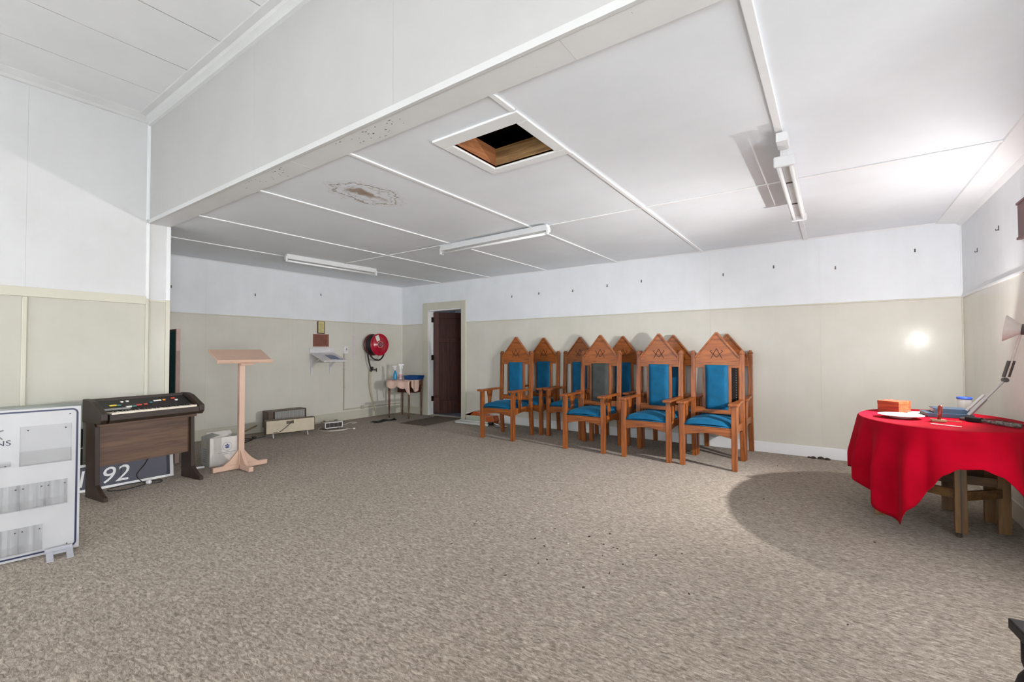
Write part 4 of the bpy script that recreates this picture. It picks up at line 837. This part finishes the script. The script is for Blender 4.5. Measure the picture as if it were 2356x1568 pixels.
HEM=[(0,0.20),(35,0.40),(55,0.52),(80,0.30),(105,0.26),(130,0.40),(148,0.50),(165,0.44),(180,0.40),(198,0.44),(215,0.52),(228,0.60),(237,0.635),(246,0.50),(254,0.37),(262,0.27),(270,0.225),(282,0.215),(292,0.25),(302,0.36),(312,0.50),(318,0.545),(326,0.46),(340,0.28),(360,0.20)]
def hem(a):
    for (a0,h0),(a1,h1) in zip(HEM[:-1],HEM[1:]):
        if a0<=a<=a1: t=(a-a0)/(a1-a0); t=t*t*(3-2*t)*0.6+t*0.4; return h0+(h1-h0)*t
FOLD=[(150,5,0.5),(172,5,0.8),(186,4.5,-0.6),(200,5,0.95),(211,4,-0.7),(222,5,0.9),(233,5,-0.5),(243,5,1.0),(252,4,-0.5),(300,6,0.7),(311,5,-0.5),(322,6,0.9),(40,8,0.8),(62,8,-0.6),(345,7,0.4),(120,8,0.4)]
def cloth(u,v):
    a=360*u; t=R(a); h=hem(a%360)
    if v<0.30:
        q=v/0.30; return (RX*q*math.cos(t),RY*q*math.sin(t),TZ+0.004)
    if v<0.40:
        q=(v-0.30)/0.10; e=q*math.pi/2; k=1+0.028*math.sin(e); return (RX*k*math.cos(t),RY*k*math.sin(t),TZ+0.004-0.016*(1-math.cos(e)))
    q=(v-0.40)/0.60; d=0.016+(h-0.016)*q
    f=sum(s*math.exp(-(((a-c+180)%360-180)/w_)**2) for c,w_,s in FOLD)
    k=1.028; nx,ny=math.cos(t)/RX,math.sin(t)/RY; n=math.hypot(nx,ny); off=0.040*min(1.3,d/0.24)*f+0.030*min(1,d/0.3)*(0.4 if a<80 or a>345 else 1)
    x=RX*k*math.cos(t)+nx/n*off; y=RY*k*math.sin(t)+ny/n*off
    return (min(x,XR-0.02-TX),y,TZ+0.004-d)
m=MB(); m.grid(cloth,288,36,closeu=True); o=m.build('cloth','red_cloth',tc,smooth=True); sm=o.modifiers.new('thick','SOLIDIFY'); sm.thickness=0.0025; sm.offset=1
TT=TZ+0.0068
# things on the red table
wbx=thing('wooden_box','small polished reddish wooden box with lid on the red cloth','box',(0.400,4.505,TT),R(-33))
Bx(-0.145,0.0,0.0,0.15,0,0.060).build('box_base','mahogany',wbx,bevel=0.002); Bx(-0.146,0.001,-0.001,0.151,0.0608,0.086).build('box_lid','mahogany',wbx,bevel=0.002)
pt_=thing('plate','white dinner plate on the left side of the red cloth','plate',(0.385,4.235,TT))
MB().lathe([(0.062,0),(0.066,0.004),(0.090,0.010),(0.128,0.020),(0.130,0.0225),(0.127,0.0225),(0.088,0.0135),(0.064,0.008),(0.001,0.0075)],(0,0,0),(0,0,1),48).build('plate_body','plate_white',pt_,smooth=True)
for k in range(14): MB().lathe([(0.003,0),(0.002,0.001)],(0.108*math.cos(k*0.449),0.108*math.sin(k*0.449),0.0185),(0,0,1),6).build('rim_dot','label_pink',pt_)
def book(lab,loc,rz,wd,dp,hh,labelled):
    o=thing('book',lab,'book',loc,R(rz),'navy books on the red cloth')
    Bx(0,wd,0,dp,0,0.004).build('cover','book_navy',o); Bx(0,wd,0,dp,hh-0.004,hh).build('cover','book_navy',o); Bx(0.0,wd,0.0,0.006,0.004,hh-0.004).build('spine','book_navy',o); Bx(0.004,wd-0.006,0.006,dp-0.006,0.004,hh-0.004).build('pages','paper' if labelled else 'book_navy',o)
    if labelled: Bx(-0.0012,0.0,0.03,0.10,0.006,hh-0.006).build('spine_label','book_label',o); Bx(-0.002,-0.001,0.055,0.065,0.012,hh-0.014).build('label_mark','print_dark',o)
    return o
book('larger navy folder lying under the other navy book',(0.545,4.40,TT),6,0.25,0.20,0.026,False)
book('navy box file with pale spine label lying on top of the folder',(0.590,4.43,TT+0.0265),4,0.185,0.16,0.032,True)
pp=thing('loose_papers','white loose papers sticking out from under the navy folder','papers',(0.52,4.52,TT),R(12)); Bx(-0.02,0.13,-0.0,0.16,0,0.0015).build('sheet','paper',pp); Bx(-0.035,0.10,0.03,0.17,0.0016,0.003,M=Matrix.Rotation(R(9),4,'Z')).build('sheet','paper',pp)
gv=thing('stamp_block','dark red wooden handle on a small pale timber block','hand stamp',(0.568,4.14,TT),R(8)); Bx(-0.038,0.038,-0.024,0.024,0,0.014).build('block','block_wood',gv,bevel=0.002)
MB().tube([(0.004,0,0.014),(0.008,0,0.05),(0.012,0,0.100),(0.014,0,0.108)],[0.010,0.012,0.013,0.007],8).build('handle','gavel_red',gv,smooth=True)
ru=Bx(-0.074,0.074,-0.007,0.007,0,0.0025,M=Matrix.Rotation(R(-27),4,'Z')).build('paper_strip','paper',None,loc=(0.578,3.955,TT)); tag(ru,'narrow white paper strip near the front edge of the red cloth','paper strip')
pc=MB().tube([(0,0,0.004),(0.085,-0.01,0.004)],0.0035,6).build('pencil','block_wood',None,loc=(0.60,4.17,TT)); tag(pc,'thin wooden pencil beside the timber block on the red cloth','pencil')
jr=thing('glass_jar','empty clear glass jar with blue rim behind the books','jar',(0.800,4.76,TT))
MB().lathe([(0.038,0),(0.041,0.004),(0.041,0.105),(0.037,0.112),(0.0355,0.112),(0.0385,0.104),(0.0385,0.006),(0.001,0.005)],(0,0,0),(0,0,1),24).build('jar_body','jar_glass',jr,smooth=True)
MB().lathe([(0.0425,0.108),(0.044,0.111),(0.044,0.121),(0.041,0.124),(0.036,0.124),(0.036,0.108)],(0,0,0),(0,0,1),24).build('jar_rim','jar_lid_blue',jr,smooth=True)
# desk lamp
dl=thing('desk_lamp','cream jointed desk lamp with conical shade on the red table','lamp',(0.755,4.345,TT))
LX,LY,LZ=0.755,4.345,TT
q=lambda x,y,z:(x-LX,y-LY,z-LZ)
MB().lathe([(0.05,0),(0.052,0.004),(0.05,0.014),(0.02,0.018),(0.012,0.03),(0.001,0.031)],(0,0,0),(0,0,1),24).build('base','lamp_dark',dl,smooth=True)
A=Vector(q(0.752,4.345,0.775)); E=Vector(q(0.928,4.35,1.02)); Hd=Vector(q(1.005,4.35,1.325))
m=MB(); dirn=(E-A).normalized(); side=Vector((0,1,0))
for s in (-1,1): m.tube([A+side*0.010*s,E+side*0.010*s],0.0055,6)
m.tube([A,A+dirn*0.14],0.013,8); m.build('lower_arm','lamp_steel',dl)
for s in (-1,1): MB().tube([A+Vector((-0.012,0.014*s,0.03)),A+dirn*0.16+Vector((-0.018,0.014*s,0.012))],0.006,8).build('spring','lamp_steel',dl)
d2=(Hd-E).normalized(); m=MB()
for s in (-1,1): m.tube([E+side*0.010*s,Hd+side*0.010*s],0.0055,6)
m.build('upper_arm','lamp_cream',dl)
for s in (-1,1): MB().tube([E+d2*0.02+Vector((0.014*s,0.012*s,0)),E+d2*0.13+Vector((0.014*s,0.012*s,0))],0.009,8).build('spring','lamp_dark',dl)
m=MB(); m.tube([E-side*0.022,E+side*0.022],0.016,10); m.build('elbow_joint','lamp_dark',dl)
axd=Vector((-0.955,0.26,0.14)).normalized(); rimc=Vector(q(0.932,4.355,1.363)); neck=rimc-axd*0.078
prof=[(0.086,0.0),(0.087,-0.003),(0.034,-0.072),(0.034,-0.078),(0.031,-0.078),(0.031,-0.070),(0.083,-0.002),(0.084,0.0)]
def ringshell(prof,c,axis,n=36):
    ax=Vector(axis).normalized(); qq=Vector((0,0,1)).rotation_difference(ax); vs=[];fs=[]
    for r_,h in prof:
        for k in range(n): t=2*math.pi*k/n; vs.append(Vector(c)+qq@Vector((r_*math.cos(t),r_*math.sin(t),h)))
    M_=len(prof)
    for i in range(M_):
        for k in range(n): fs.append((i*n+k,i*n+(k+1)%n,((i+1)%M_)*n+(k+1)%n,((i+1)%M_)*n+k))
    return MB().add(vs,fs)
ringshell(prof,rimc,axd).build('shade','lamp_cream',dl,smooth=True)
MB().lathe([(0.035,-0.077),(0.036,-0.090),(0.030,-0.105),(0.012,-0.112),(0.001,-0.113)],rimc,axd,24).build('lamp_cap','lamp_dark',dl,smooth=True)
MB().lathe([(0.001,-0.034),(0.016,-0.038),(0.021,-0.048),(0.018,-0.060),(0.013,-0.070),(0.013,-0.08)],rimc,axd,16).build('bulb','bulb_glass',dl,smooth=True)
MB().tube([Hd,neck],0.009,8).build('head_pivot','lamp_dark',dl)
sp=bpy.data.lights.new('lamp_light','POINT'); sp.energy=45; sp.color=(1.0,0.985,0.975); sp.shadow_soft_size=0.016
so_=bpy.data.objects.new('lamp_light',sp); COL.objects.link(so_); so_.parent=dl; so_.location=rimc-axd*0.007; so_.rotation_euler=axd.to_track_quat('-Z','Y').to_euler()
# the reflector throws a forward beam on top of the bulb's own spill
bm=bpy.data.lights.new('lamp_beam','SPOT'); bm.energy=300; bm.color=sp.color; bm.spot_size=R(112); bm.spot_blend=1.0; bm.shadow_soft_size=0.014
bmo=bpy.data.objects.new('lamp_beam',bm); COL.objects.link(bmo); bmo.parent=dl; bmo.location=rimc+axd*0.014; bmo.rotation_euler=Vector((-0.96,-0.02,-0.14)).to_track_quat('-Z','Y').to_euler()
# dusty rod, papers and ribbons under the lamp
rd=thing('speckled_rod','grey speckled rod with black head lying at the edge of the red cloth','rod',(0.73,4.28,TT))
MB().tube([(0,0,0.016),(0.06,-0.065,0.016)],[0.019,0.016],10).build('rod_head','black_rag',rd); MB().tube([(0.055,-0.06,0.013),(0.10,-0.12,0.013),(0.195,-0.235,0.015)],[0.009,0.012,0.014],10).build('rod_shaft','speckled',rd,smooth=True)
pb=thing('folded_papers','pale pink folded papers beside the lamp base on the red cloth','papers',(0.845,4.29,TT),R(-48)); Bx(-0.03,0.13,0.0,0.085,0,0.003).build('sheet','pink_paper',pb); Bx(0.0,0.14,0.01,0.08,0.0032,0.006,M=Matrix.Rotation(R(-6),4,'Z')).build('sheet','pink_paper',pb)
rb=MB()
for k in range(3): rb.tube(catmull([(0.80+0.01*k,4.40-0.02*k,TT+0.006),(0.87,4.36-0.02*k,TT+0.014),(0.93,4.26-0.015*k,TT+0.012),(0.985,4.15-0.01*k,TT+0.006)]),0.004,5)
o=rb.build('dark_red_cord','red_ribbon',None,smooth=True); tag(o,'dark red cord trailing from the lamp base to the wall side of the cloth','cord')

# ------------------------------------------------------------------ dark table cut off at the lower right
kt=thing('dark_side_table','dark stained low table with turned legs at the lower right edge','table',(0.398,1.795,0),R(8))
Bx(0,0.55,-0.50,0.065,0.44,0.47).build('table_top','ebony',kt,bevel=0.004); Bx(0.03,0.52,-0.47,0.04,0.37,0.44).build('apron','ebony',kt)
for x,y in ((0.035,0.03),(0.515,0.03),(0.035,-0.46),(0.515,-0.46)):
    MB().lathe([(0.014,0),(0.024,0.03),(0.017,0.07),(0.020,0.20),(0.014,0.24),(0.028,0.27),(0.036,0.30),(0.028,0.33),(0.016,0.35),(0.022,0.37),(0.022,0.44)],(x,y,0),(0,0,1),16).build('leg','ebony',kt,smooth=True)

# ------------------------------------------------------------------ litter on the carpet
random.seed(11)
def crumbs(name,mat,pts,smin,smax,lab,flat=0.35):
    m=MB()
    for x,y in pts:
        a=random.uniform(smin,smax); b=a*random.uniform(0.3,0.8); h=a*flat; th=random.uniform(0,math.pi)
        p=[(x+a*math.cos(t)*math.cos(th)*random.uniform(.7,1)-b*math.sin(t)*math.sin(th),y+a*math.cos(t)*math.sin(th)+b*math.sin(t)*math.cos(th)*random.uniform(.7,1)) for t in [k*math.pi/3 for k in range(6)]]
        m.prism(p,'z',0.0,h)
    o=m.build(name,mat); tag(o,lab,'litter',kind='stuff')
crumbs('dark_crumbs','debris_dark',[(-1.476,2.026),(-0.608,2.619)]+[(random.gauss(-1.45,0.45),random.gauss(2.55,0.3)) for _ in range(34)]+[(random.uniform(-0.6,0.4),random.uniform(3.3,5.6)) for _ in range(12)],0.003,0.011,'dark crumbs scattered over the middle of the carpet')
crumbs('pale_crumbs','debris_light',[(random.gauss(-1.6,0.4),random.gauss(2.75,0.25)) for _ in range(22)]+[(random.gauss(-2.9,0.35),random.gauss(2.9,0.25)) for _ in range(20)],0.003,0.011,'pale paint flakes scattered over the middle of the carpet',0.2)
m=MB()
for x,y,a in ((-0.20,6.19,0.03),(-0.13,6.20,0.035),(-0.07,6.19,0.03),(-0.24,6.20,0.02)): m.lathe([(a,0),(a*0.9,a*0.4),(a*0.4,a*0.7),(0.001,a*0.72)],(x,y,0),(0,0,1),9)
o=m.build('dark_clods','debris_dark',None); tag(o,'small dark clods of dirt on the carpet against the back wall','dirt',kind='stuff')
